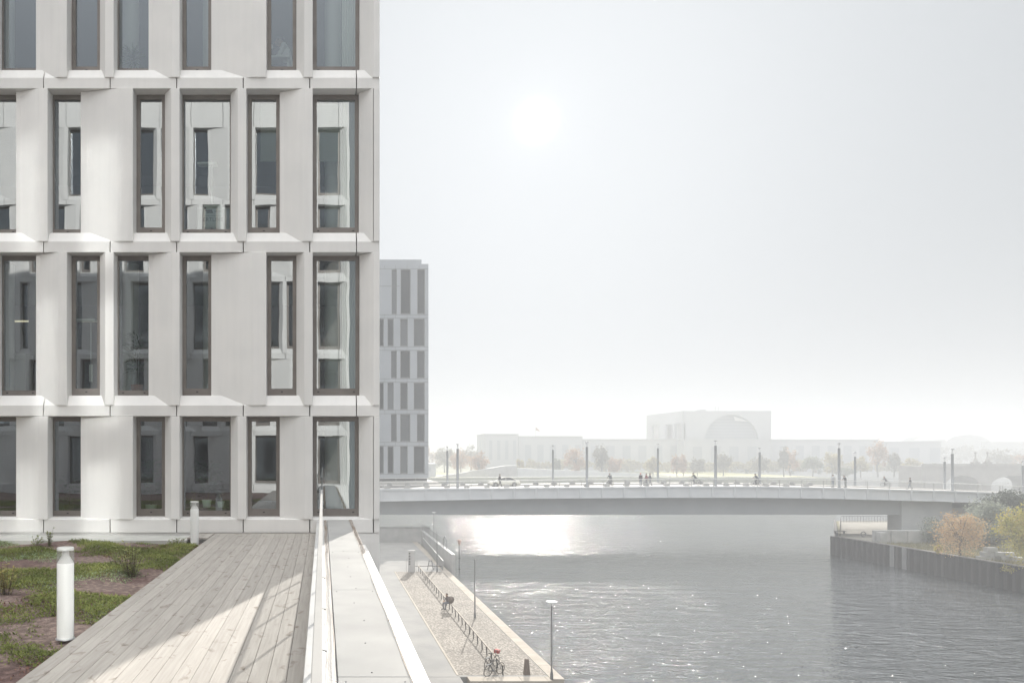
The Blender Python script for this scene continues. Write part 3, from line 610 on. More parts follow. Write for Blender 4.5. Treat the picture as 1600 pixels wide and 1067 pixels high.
# ================================================================ PEOPLE
def person(loc, rz, pose, cols, label, scale=1.0, cat='person', extras=None):
    """cols: skin, top, legs, shoes, hair. Local figure faces +X."""
    P = dict(pel=(0, 0, .95), chest=(0, 0, 1.28), neck=(0, 0, 1.47), head=(.02, 0, 1.62))
    for s_, k in ((1, 'l'), (-1, 'r')):
        P.update({'sh' + k: (0, .18 * s_, 1.41), 'el' + k: (-.02, .23 * s_, 1.13), 'wr' + k: (.06, .24 * s_, .88), 'hi' + k: (0, .09 * s_, .92), 'kn' + k: (.02, .10 * s_, .5), 'an' + k: (-.01, .10 * s_, .09), 'to' + k: (.17, .12 * s_, .03)})
    if pose == 'walk': P.update(knl=(.14, .09, .52), anl=(.26, .09, .10), tol=(.42, .10, .06), knr=(-.03, -.09, .5), anr=(-.30, -.09, .16), tor=(-.17, -.1, .03), ell=(-.14, .22, 1.15), wrl=(-.12, .22, .9), elr=(.08, -.22, 1.14), wrr=(.24, -.2, .95))
    if pose == 'ride': P.update(pel=(-.12, 0, .98), chest=(.12, 0, 1.26), neck=(.22, 0, 1.42), head=(.28, 0, 1.57), shl=(.17, .17, 1.37), shr=(.17, -.17, 1.37), ell=(.33, .22, 1.18), elr=(.33, -.22, 1.18), wrl=(.5, .2, 1.07), wrr=(.5, -.2, 1.07),
                               hil=(-.1, .09, .95), hir=(-.1, -.09, .95), knl=(.26, .1, .78), knr=(.2, -.1, .6), anl=(.1, .11, .42), anr=(.04, -.11, .22), tol=(.25, .12, .38), tor=(.2, -.12, .2))
    if pose == 'sit': P.update(pel=(-.05, 0, .58), chest=(.03, 0, .92), neck=(.10, 0, 1.08), head=(.17, 0, 1.21), shl=(.06, .18, 1.03), shr=(.06, -.18, 1.03), ell=(.16, .22, .78), elr=(.16, -.22, .78), wrl=(.38, .1, .72), wrr=(.38, -.1, .72),
                              hil=(0, .09, .56), hir=(0, -.09, .56), knl=(.40, .12, .52), knr=(.42, -.12, .52), anl=(.36, .12, .09), anr=(.42, -.12, .09), tol=(.53, .14, .03), tor=(.58, -.14, .03))
    if pose == 'lean': P.update(chest=(.10, 0, 1.25), neck=(.2, 0, 1.4), head=(.26, 0, 1.54), shl=(.14, .18, 1.35), shr=(.14, -.18, 1.35), ell=(.26, .24, 1.12), elr=(.26, -.24, 1.12), wrl=(.44, .18, 1.08), wrr=(.44, -.18, 1.08))
    P = {k: Vector(v) for k, v in P.items()}
    caps = []
    def cp(a, b, ra, rb, mi): caps.append((P[a] if isinstance(a, str) else a, P[b] if isinstance(b, str) else b, ra, rb, mi))
    up = (P['chest'] - P['pel']).normalized()
    for sx in (.055, -.055):
        o = Vector((0, sx, 0)); cp(P['pel'] + o, P['chest'] + o * 1.3, .115, .125, 1)
    cp('chest', P['neck'] - up * .06, .13, .08, 1); cp(P['neck'] - up * .03, P['head'] - Vector((.01, 0, .05)), .055, .055, 0)
    hd = P['head']; cp(hd + Vector((-.01, 0, .025)), hd + Vector((.015, 0, -.05)), .092, .062, 0)
    cp(hd + Vector((.085, 0, -.005)), hd + Vector((.105, 0, -.028)), .012, .016, 0); cp(hd + Vector((.06, 0, -.085)), hd + Vector((.075, 0, -.085)), .03, .02, 0); cp(hd + Vector((.085, -.02, -.062)), hd + Vector((.085, .02, -.062)), .012, .012, 0)
    for k, s_ in (('l', 1), ('r', -1)):
        cp(hd + Vector((-.005, .088 * s_, .0)), hd + Vector((-.005, .09 * s_, -.03)), .018, .014, 0)
        cp(P['chest'] + Vector((0, .08 * s_, .07)), 'sh' + k, .09, .07, 1); cp('sh' + k, 'el' + k, .062, .047, 1); cp('el' + k, 'wr' + k, .046, .032, 1)
        w = P['wr' + k]; dh = (w - P['el' + k]).normalized(); sd = Vector((0, 1, 0)); cu = Vector((0, 0, -1)) if abs(dh.z) < .7 else Vector((1, 0, 0))
        palm = w + dh * .085; cp(w, palm, .03, .036, 0)
        for i, L in enumerate((.07, .082, .076, .058)):
            b0 = palm + sd * (.027 - .018 * i) ; m1 = b0 + dh * L * .55 + cu * .01; cp(b0, m1, .013, .012, 0); cp(m1, m1 + dh * L * .4 + cu * .03, .012, .010, 0)
        cp(w + dh * .03 + cu * .02, w + dh * .08 + cu * .055, .015, .012, 0)
        cp('hi' + k, 'kn' + k, .092, .062, 2); cp('kn' + k, 'an' + k, .06, .042, 2); cp(P['an' + k] - Vector((.04, 0, .02)), 'to' + k, .045, .038, 3)
        cp('pel', 'hi' + k, .11, .10, 2)
    me0 = bpy.data.meshes.new('b'); bm = bmesh.new()
    for a, b_, ra, rb, mi in caps:
        d_ = b_ - a; L = d_.length
        if L > 1e-4:
            q_ = d_.to_track_quat('Z', 'Y').to_matrix().to_4x4(); bmesh.ops.create_cone(bm, cap_ends=True, segments=12, radius1=ra, radius2=rb, depth=L, matrix=Matrix.Translation((a + b_) / 2) @ q_)
        for p_, rr in ((a, ra), (b_, rb)): bmesh.ops.create_icosphere(bm, subdivisions=2 if rr > .03 else 1, radius=rr, matrix=Matrix.Translation(p_))
    bm.to_mesh(me0); bm.free(); tmp = bpy.data.objects.new('t', me0); COL.objects.link(tmp)
    rm = tmp.modifiers.new('r', 'REMESH'); rm.mode = 'VOXEL'; rm.voxel_size = .0135; sm = tmp.modifiers.new('s', 'SMOOTH'); sm.iterations = 2; sm.factor = .4
    dg = bpy.context.evaluated_depsgraph_get(); me = bpy.data.meshes.new_from_object(tmp.evaluated_get(dg)); bpy.data.objects.remove(tmp)
    cen = np.empty(len(me.polygons) * 3, np.float32); me.polygons.foreach_get('center', cen); cen = cen.reshape(-1, 3)
    best = np.full(len(cen), 1e9); idx = np.zeros(len(cen), np.int32)
    for a, b_, ra, rb, mi in caps:
        A = np.array(a); D = np.array(b_) - A; t = np.clip(((cen - A) @ D) / max(D @ D, 1e-9), 0, 1); ds = np.linalg.norm(cen - (A + t[:, None] * D), axis=1) - (ra + (rb - ra) * t)
        k = ds < best; best[k] = ds[k]; idx[k] = mi
    me.materials.clear()
    for i, cc in enumerate(cols[:4]): me.materials.append(mat('person tone', cc, .8))
    me.polygons.foreach_set('material_index', idx); me.polygons.foreach_set('use_smooth', np.ones(len(idx), bool))
    root = empty('person', loc, rz, label, cat); root.scale = (scale,) * 3
    bo = bpy.data.objects.new('body', me); COL.objects.link(bo); bo.parent = root
    hr = MB(); vs = []; n = 14
    prof = [(-.35, 1), (-.15, 1.05), (.1, 1.08), (.4, .98), (.7, .72), (.92, .35), (1.02, .01)]
    for z_, r_ in prof:
        for j in range(n):
            a = 2 * math.pi * j / n; cut = .74 if math.cos(a) > .3 and z_ < .3 else 1
            vs.append(hd + Vector((-.014 + .1 * r_ * math.cos(a) * cut, .1 * r_ * math.sin(a), .03 + .098 * z_)))
    hr.add(vs, [(i * n + j, i * n + (j + 1) % n, (i + 1) * n + (j + 1) % n, (i + 1) * n + j) for i in range(len(prof) - 1) for j in range(n)], 0, True)
    hr.build('hair', mat('hair', cols[4], .9), root)
    ey = MB()
    for s_ in (1, -1): ey.lathe([(.001, -.009), (.009, 0), (.001, .009)], 8, hd + Vector((.083, .032 * s_, .008)))
    ey.build('eyes', M['darkmetal'], root)
    if extras == 'backpack': MB().prism([(-.30, -.14), (-.30, .14), (-.14, .16), (-.14, -.16)], P['pel'].z + .05, P['neck'].z - .06).build('backpack', mat('backpack cloth', cols[1], .9), root, bevel=.04)
    return root
SK = (.45, .30, .22)
BR = (.05, .035, .025)
person((X1(448, 1.15), 18.75, 10.18), R(180), 'sit', (SK, (.75, .75, .75), (.08, .08, .1), (.03, .03, .03), (.05, .045, .05)), 'person in a white shirt with dark hair seated at a desk behind a top-row window', 1.0)

# ---------------------------------------------------------------- bicycle
def bicycle(loc, rz, col, label, lean=0, scale=1, basket=False):
    root = empty('bicycle', loc, rz, label, 'bicycle'); root.rotation_euler = (lean, 0, rz); root.scale = (scale,) * 3
    fm = mat('bicycle paint', col, .85, 0, .1); rw = .34
    for cx in (-.52, .52):
        w = MB(); n = 28
        w.tube([(cx + rw * math.cos(2 * math.pi * i / n), 0, rw + rw * math.sin(2 * math.pi * i / n)) for i in range(n)], .022, 6, closed=True)
        wo_ = w.build('wheel', M['darkmetal'], root); sp = MB()
        for i in range(14): a = math.pi * 2 * i / 14; sp.tube([(cx, .0, rw), (cx + (rw - .02) * math.cos(a), 0, rw + (rw - .02) * math.sin(a))], .0025, 4)
        sp.tube([(cx, -.05, rw), (cx, .05, rw)], .02, 8); sp.build('spokes', M['greymetal'], wo_)
    f = MB(); bb = (-.08, 0, .30); seat = (-.22, 0, .85); hd = (.38, 0, .82); hl = (.42, 0, .66)
    for a, b_ in ((bb, seat), (seat, (.37, 0, .86)), (bb, hl), ((-.2, 0, .78), (-.52, 0, rw)), (bb, (-.52, 0, rw)), (hd, hl), (hl, (.52, 0, rw))): f.tube([a, b_], .016, 6)
    f.build('frame', fm, root)
    MB().tube([(.38, 0, .82), (.36, 0, 1.0), (.40, .12, 1.04), (.34, .27, 1.02)], .012, 6).tube([(.36, 0, 1.0), (.40, -.12, 1.04), (.34, -.27, 1.02)], .012, 6).build('handlebar', M['greymetal'], root)
    MB().tube([seat, (-.24, 0, .93)], .013, 6).prism([(-.38, -.08), (-.38, .08), (-.2, .05), (-.06, .02), (-.06, -.02), (-.2, -.05)], .92, .97).build('saddle', M['darkmetal'], root)
    MB().tube([(-.08, -.06, .30), (-.08, .06, .30)], .06, 10).box(-.02, .04, -.16, -.08, .12, .15).box(-.2, -.14, .08, .16, .45, .48).tube([(-.08, -.07, .3), (.01, -.09, .14)], .012, 5).tube([(-.08, .07, .3), (-.17, .09, .46)], .012, 5).build('pedals', M['greymetal'], root)
    if basket: MB().ext([(.40, .82), (.62, .82), (.66, 1.02), (.38, 1.02)], -.15, .15, 'x', T=lambda a, p, q: (p, a, q)).build('basket', mat('red cloth', (.35, .05, .04), .8), root)
    MB().ext([(-.7, .68), (-.3, .74), (-.3, .755), (-.7, .70)], -.06, .06, 'x', T=lambda a, p, q: (p, a, q)).build('carrier', M['greymetal'], root)
    return root

# ================================================================ QUAYSIDE THINGS
kr = empty('knee_rail', (0, 0, 0), 0, 'long low dark knee rail with pale top bar running along the cobbled quay', 'railing')
MB().box(10.56, 10.64, 46.9, 88.6, QZ + .56, QZ + .60).build('top_bar', M['coping'], kr)
MB().box(10.585, 10.615, 46.9, 88.6, QZ + .50, QZ + .555).build('lower_bar', M['darkmetal'], kr)
n_ = 28
for i in range(n_):
    yy = 47.2 + i * 1.52
    MB().ext([(yy - .22, QZ), (yy - .14, QZ), (yy + .06, QZ + .5), (yy - .06, QZ + .5)], 10.57, 10.63, 'x').build('post', M['darkmetal'], kr)
MB().box(10.2, 13.2, 88.55, 88.62, QZ + .5, QZ + .56).build('cross_bar', M['darkmetal'], kr)
def quay_lamp(X, Y, h, label, zb=QZ, head=True):
    r_ = empty('quay_lamp', (X, Y, zb), 0, label, 'street lamp', 'slim lamps along the quay')
    MB().lathe([(.09, 0), (.09, .3), (.055, .5), (.045, h - .25)], 12).build('pole', M['greymetal'], r_)
    if head:
        MB().lathe([(.04, h - .25), (.13, h - .05), (.12, h - .04), (.03, h - .2)], 16).build('lamp_cone', M['bulbwhite'], r_)
        MB().lathe([(.001, h - .02), (.30, h - .035), (.32, h - .015), (.3, h), (.001, h + .03)], 20).build('lamp_disc', M['white'], r_)
quay_lamp(px(862, 46.0), 46.0, pz(939, 46) - QZ, 'nearest quay lamp with white disc head, at the quay corner by the step')
quay_lamp(px(742, 63.2), 63.2, pz(868, 63.2) - QZ, 'slim quay lamp standing between the knee rail and the water', head=False)
quay_lamp(px(683, 87.8), 87.8, pz(826, 87.8) - QZ, 'slim quay lamp beside the far steps railing', head=False)
quay_lamp(px(678, 113), 113, pz(800, 113) - QZ, 'farthest quay lamp with white disc head, under the bridge edge')
mb = empty('mooring_bollard', (px(824, 46.95), 47.1, QZ), 0, 'dark tapered mooring post on the quay corner', 'bollard')
MB().lathe([(.24, 0), (.15, .88), (.13, .91), (.001, .92)], 4).build('post', mat('rusty iron', (.11, .08, .06), .75), mb).rotation_euler = (0, 0, R(45))
nm = empty('channel_marker', (px(717.8, 97.6), 97.6, -13.4), 0, 'river marker pole with an orange funnel-shaped top, standing in the water', 'marker')
MB().lathe([(.07, 0), (.06, 4.2)], 10).build('pole', M['greymetal'], nm)
MB().lathe([(.06, 3.9), (.25, 4.55), (.22, 4.6), (.001, 4.62)], 12).build('top_mark', mat('orange paint', (.36, .22, .17), .8), nm)
MB().box(-.09, .09, -.09, .09, 2.3, 2.45).box(-.12, .12, -.12, .12, 1.0, 1.1).build('collar', M['darkmetal'], nm)
py_ = empty('sign_pylon', (9.75, 87.6, QZ), 0, 'pale upright sign slab with small stacked dark marks, on the quay path', 'sign')
MB().box(-.39, .39, -.1, .1, 0, 2.38).build('slab', nmat('slab', (.42, .41, .4), (.48, .47, .46), 2, .6), py_, bevel=.01)
mk = MB()
for i, zz in enumerate((1.98, 1.68, 1.38, 1.08, .82)): mk.box(-.31, -.15, -.107, -.1, zz, zz + .16)
mk.build('print_mark', M['darkmetal'], py_)
MB().box(-.6, -.56, -.02, .02, 0, 1.5).build('side_post', M['steel'], py_); MB().box(.56, .60, -.02, .02, 0, 2.2).build('side_post', M['steel'], py_)
tr_ = empty('trestle', (px(672.5, 89.3), 89.3, QZ), 0, 'small grey A-shaped trestle behind the cross bar of the knee rail', 'trestle')
MB().tube([(-.33, 0, 0), (-.14, .0, 1.02)], .04, 6).tube([(.33, 0, 0), (.14, 0, 1.02)], .04, 6).box(-.2, .2, -.05, .05, .98, 1.06).box(-.2, .2, -.02, .02, .5, .55).build('frame', M['greymetal'], tr_)
sr = empty('steps_railing', (0, 0, 0), 0, 'pale metal railing with close bars beside the far quay steps', 'railing')
P0, P1 = Vector((13.3, 88.2, QZ)), Vector((14.1, 112, QZ)); m1 = MB(); m2 = MB()
m1.tube([P0 + Vector((0, 0, 1.15)), P1 + Vector((0, 0, 1.15))], .035, 6); m1.build('handrail', M['white'], sr)
k = 0
while k <= 1: p_ = P0.lerp(P1, k); m2.tube([p_, p_ + Vector((0, 0, 1.15))], .014, 4); k += .008
m2.build('bars', M['steel'], sr)
ew = empty('quay_wall_screen', (0, 0, 0), 0, 'grey concrete wall closing the quay under the bridge', 'wall')
MB().box(-5, px(672, 117.3), 117.3, 117.9, QZ, pz(824, 117.3)).build('wall', M['concrete'], ew)
MB().box(-5, px(672, 117.3), 117.2, 118.0, pz(824, 117.3), pz(823, 117.3)).build('coping', M['concrete'], ew)
pw = empty('embankment_wall', (0, 0, 0), 0, 'dark parapet wall following the water edge beside the far quay', 'wall')
MB().box(14.25, 14.65, 88.3, 116, -14, -9.4).build('wall', M['concrete'], pw)
MB().tube([(14.4, 93, -9.4), (14.4, 93, -8.3), (14.4, 94, -8.0), (14.4, 95, -8.3), (14.4, 95, -9.4)], .05, 6).build('ladder_hoop', M['greymetal'], pw)
mm = MB(); yy = 95
while yy < 116: mm.tube([(14.4, yy, -9.4), (14.4, yy, -8.4)], .02, 4); yy += .9
mm.tube([(14.4, 95, -8.4), (14.4, 116, -8.4)], .025, 5); mm.build('top_railing', M['greymetal'], pw)
person((10.45, 66.4, QZ + .06), R(205), 'sit', (SK, (.10, .075, .07), (.12, .12, .14), (.03, .03, .03), BR), 'person in dark brown clothes sitting on the knee rail with a round backpack', 1.02)
bp_ = MB().lathe([(.001, -.3), (.14, -.28), (.23, -.12), (.24, .1), (.16, .26), (.001, .31)], 14); bo_ = bp_.build('rucksack', mat('dark canvas', (.13, .10, .08), .9), None, loc=(10.66, 66.3, QZ + .86)); tag(bo_, 'round dark olive rucksack behind the person on the knee rail', 'rucksack'); bo_.rotation_euler = (0, R(15), 0)
bicycle((10.25, 48.6, QZ), R(48), (.09, .06, .05), 'dark bicycle with red basket leaning on the knee rail', R(6), 1.0, True)
bicycle((10.05, 46.95, QZ), R(35), (.05, .05, .05), 'dark bicycle nearest the viewer, parked against the knee rail', R(6), 1.0)

# ================================================================ ROAD BRIDGE
BY0, BY1 = 116.0, 131.0
br = empty('road_bridge', (0, 0, 0), 0, 'long pale girder bridge crossing the river with panelled fascia and thin railings', 'bridge')
S0 = F / BY0
kx = [(x - HX) / S0 for x in (300, 594, 830, 1060, 1170, 1290, 1502, 1600, 1900)]
kt = [1.75 - (y_ - HY) / S0 for y_ in (768, 764.8, 762.5, 760.3, 760.3, 762.3, 768, 772, 786)]
kb = [1.75 - (y_ - HY) / S0 for y_ in (786, 783, 778.5, 777, 777, 778.5, 784, 788, 802)]
zt = lambda x: float(np.interp(x, kx, kt)); zf = lambda x: float(np.interp(x, kx, kb))
M['fascia'] = nmat('painted fascia', (.54, .555, .57), (.60, .61, .62), .5, .6)
M['girder'] = nmat('girder steel', (.30, .315, .33), (.34, .355, .365), .3, .6)
M['walk'] = nmat('pale walkway', (.48, .46, .43), (.55, .53, .5), .5, .8)
M['road'] = nmat('asphalt', (.09, .09, .09), (.12, .12, .12), 1, .9)
def strip(name, fn, x0, x1, dx, m):
    b_ = MB(); x = x0
    while x < x1 - 1e-6:
        xe = min(x + dx, x1); ya, yb, fa, fb = fn
        za, zc, zd, ze = fb(x), fa(x), fb(xe), fa(xe)
        b_.add([(x, ya, za), (x, yb, za), (x, yb, zc), (x, ya, zc), (xe, ya, zd), (xe, yb, zd), (xe, yb, ze), (xe, ya, ze)], [(0, 1, 2, 3), (4, 7, 6, 5), (0, 3, 7, 4), (1, 5, 6, 2), (3, 2, 6, 7), (0, 4, 5, 1)]); x = xe
    return b_.build(name, m, br)
XA, XB = -20, 150
strip('fascia', (BY0, BY0 + .3, zt, zf), XA, XB, 3.2, M['fascia'])
strip('cornice', (BY0 - .12, BY0 + .5, lambda x: zt(x) + .10, lambda x: zt(x) - .12), XA, XB, 3.2, M['fascia'])
strip('lower_flange', (BY0 - .10, BY0 + .31, lambda x: zf(x) + .09, lambda x: zf(x) - .03), XA, XB, 3.2, M['fascia'])
strip('far_fascia', (BY1 - .3, BY1, zt, zf), XA, XB, 3.2, M['fascia'])
strip('deck', (BY0 + .31, BY1 - .31, lambda x: zt(x) - .02, lambda x: zt(x) - .5), XA, XB, 3.2, M['road'])
strip('near_walkway', (BY0 + .5, BY0 + 4.4, lambda x: zt(x) + .10, lambda x: zt(x) - .01), XA, XB, 3.2, M['walk'])
strip('far_walkway', (BY1 - 3.4, BY1 - .32, lambda x: zt(x) + .10, lambda x: zt(x) - .01), XA, XB, 3.2, M['walk'])
strip('girder', (BY0 + 1.3, BY1 - 1.3, zf, lambda x: -7.25), XA, 84.7, 3.2, M['girder'])
x = px(594, BY0) - 3.0
while x < 120: MB().box(x - .12, x + .12, BY0 - .16, BY0, zf(x) + .08, zt(x) - .12).build('fascia_rib', M['fascia'], br); x += 3.2
MB().box(84.71, 92, BY0 + 1.0, BY0 + 4, BZ, zf(87) - .01).build('pier', nmat('pier concrete', (.38, .39, .40), (.44, .45, .45), .5, .8), br)
MB().box(92.01, 150, BY0 + 1.6, BY1 - 1.6, BZ, zf(100) - .6).build('abutment', M['concrete'], br)
def brail(Y, name, near):
    m = MB(); x = XA
    while x < XB: xe = x + 3.2; m.add([(x, Y - .04, zt(x) + 1.12), (x, Y + .04, zt(x) + 1.12), (xe, Y + .04, zt(xe) + 1.12), (xe, Y - .04, zt(xe) + 1.12), (x, Y - .04, zt(x) + 1.18), (x, Y + .04, zt(x) + 1.18), (xe, Y + .04, zt(xe) + 1.18), (xe, Y - .04, zt(xe) + 1.18)], [(0, 1, 2, 3), (4, 7, 6, 5), (0, 3, 7, 4), (1, 5, 6, 2)]); x = xe
    m.build(name + '_handrail', M['white'], br); m = MB(); x = XA
    while x < XB:
        z_ = zt(x) + .08; m.add([(x, Y, z_), (x + .015, Y, z_), (x + .015, Y, z_ + 1.06), (x, Y, z_ + 1.06)], [(0, 1, 2, 3)])
        x += .16
    x = XA
    while x < XB: m.box(x - .04, x + .04, Y - .03, Y + .03, zt(x), zt(x) + 1.12); x += 3.2
    m.build(name + '_bars', M['steel'], br)
brail(BY0 + .25, 'near', 1); brail(BY1 - .2, 'far', 0)
# trapezoid kerb stones on both walkways
def stone_mb():
    m = MB(); m.add([(-.45, -.2, 0), (.45, -.2, 0), (.45, .2, 0), (-.45, .2, 0), (-.28, -.14, .42), (.28, -.14, .42), (.28, .14, .42), (-.28, .14, .42)], [(0, 3, 2, 1), (4, 5, 6, 7), (0, 1, 5, 4), (1, 2, 6, 5), (2, 3, 7, 6), (3, 0, 4, 7)]); return m
ORD = 'first second third fourth fifth sixth seventh eighth ninth tenth eleventh twelfth thirteenth fourteenth fifteenth sixteenth seventeenth eighteenth nineteenth twentieth twenty-first twenty-second twenty-third twenty-fourth twenty-fifth twenty-sixth twenty-seventh twenty-eighth'.split()
st0 = stone_mb().build('kerb_stone', M['concrete'], bevel=.03); first = True
for row, Y, sp, x0 in (('near', BY0 + 1.2, 2.92, px(606, BY0)), ('far', BY1 - 3.2, 2.92, px(606, BY1))):
    x = x0; kn = 0
    while x < px(1290, Y):
        o = st0 if first else st0.copy()
        if not first: COL.objects.link(o)
        first = False; o.location = (x, Y, zt(x) + .105)
        tag(o, 'low grey trapezoid kerb stone on the bridge, %s row, %s from the left' % (row, ORD[kn]), 'kerb stone', 'kerb stones in the %s row' % row); kn += 1; x += sp
# bridge lamps
def bridge_lamp(pxx, top, near):
    Y = BY0 + .8 if near else BY1 - .6; x = px(pxx, Y); zb = zt(x) + .1; h = pz(top, Y) - zb
    r_ = empty('bridge_lamp', (x, Y, zb), 0, None, 'street lamp', 'tall slim lamps on the near side of the bridge' if near else 'tall slim lamps on the far side of the bridge')
    w = .22 if near else .20
    MB().lathe([(w, 0), (w, .1), (w * .85, .12), (w * .8, h - .75)], 10).build('mast', M['lampgrey'], r_)
    MB().lathe([(w * .5, h - .75), (w * .5, h - .12)], 10).build('lantern', M['bulbwhite'], r_)
    MB().lathe([(w * 1.1, h - .12), (w * 1.1, h - .05), (.01, h)], 10).build('cap', M['lampgrey'], r_)
    return r_
M['lampgrey'] = mat('lamp grey', (.24, .25, .26), .5, .3)
nl = [(715, 693), (917, 690), (1118, 688), (1311, 692), (1488, 701)]; fl_ = [(699, 697), (864, 695.5), (1028, 693), (1187, 699), (1336, 706), (1476, 714), (1598, 720)]
nlab = ['near-side bridge lamp closest to the dark glazed tower', 'near-side bridge lamp left of the cyclist group, in front of the long low building', 'near-side bridge lamp in front of the big cube building', 'near-side bridge lamp where three people stand', 'near-side bridge lamp farthest right, by the stone arch bridge']
flab = ['far-side bridge lamp just right of the tower', 'far-side bridge lamp to the right of the white car', 'far-side bridge lamp just right of the walking pair', 'far-side bridge lamp behind the cyclist bending forward', 'far-side bridge lamp to the right of the three people', 'far-side bridge lamp left of the last near-side lamp', 'far-side bridge lamp at the right picture edge']
for (a, b_), l in zip(nl, nlab): bridge_lamp(a, b_, True)['label'] = l
for (a, b_), l in zip(fl_, flab): bridge_lamp(a, b_, False)['label'] = l
# people on the bridge
def onb(pxx, Y=BY0 + .95): x = px(pxx, Y); return (x, Y, zt(x) + .105)
DK = (.05, .05, .055); GY = (.12, .12, .14)
person(onb(781, BY0 + 2.2), R(0), 'walk', (SK, DK, DK, DK, BR), 'person in black walking past the white car', 1.12)
person(onb(954, BY0 + 3.2), R(95), 'ride', (SK, (.06, .07, .08), GY, DK, BR), 'lone cyclist in dark jacket left of the red-capped group', 1.1)
bicycle(onb(954, BY0 + 3.2), R(95), (.15, .16, .18), 'grey bicycle under the lone dark-jacketed cyclist', 0, 1.1)
person(onb(1001), R(100), 'stand', (SK, (.07, .05, .06), (.16, .18, .22), DK, (.5, .12, .10)), 'person with reddish hair standing at the bridge railing', 1.1)
person(onb(1010, BY0 + 1.6), R(180), 'walk', (SK, (.22, .08, .09), GY, DK, BR), 'walking person in dark red top, left of a pair', 1.06)
person(onb(1015.5, BY0 + 1.8), R(0), 'walk', (SK, (.12, .13, .15), (.14, .15, .18), DK, BR), 'walking person in grey, right of the one in dark red', 1.06)
person(onb(1086, BY0 + 3.2), R(185), 'ride', (SK, (.06, .07, .07), GY, DK, BR), 'cyclist riding in front of the low trees, right of the walking pair', 1.1)
bicycle(onb(1086, BY0 + 3.2), R(185), (.15, .16, .16), 'bicycle under the cyclist right of the walking pair', 0, 1.1)
person(onb(1183), R(182), 'ride', (SK, (.09, .10, .13), GY, DK, BR), 'cyclist bending forward beside a far-side lamp', 1.08)
bicycle(onb(1183), R(182), (.10, .11, .13), 'dark bicycle under the cyclist bending forward', 0, 1.08)
person(onb(1301.5), R(90), 'stand', (SK, (.45, .45, .46), (.2, .22, .26), DK, BR), 'person with a pale back standing left of the lamp, first of three', 1.08)
person(onb(1311.5, BY0 + 1.5), R(120), 'stand', (SK, (.07, .07, .10), (.15, .17, .2), DK, BR), 'person in navy standing at the lamp, middle of three', 1.08)
person(onb(1321.5), R(180), 'lean', (SK, (.06, .06, .07), (.18, .2, .22), DK, BR), 'person in black leaning at the railing, last of three', 1.08)
person(onb(1384, BY1 - 1.5), R(180), 'ride', (SK, (.14, .14, .15), GY, DK, BR), 'distant grey cyclist on the far walkway', 1.0)
bicycle(onb(1384, BY1 - 1.5), R(180), (.2, .2, .2), 'grey bicycle under the cyclist on the far walkway', 0, 1.0)
person(onb(1422, BY0 + 1.1), R(150), 'walk', (SK, DK, (.2, .22, .25), DK, BR), 'single person walking on the descending right part of the bridge', 1.0)
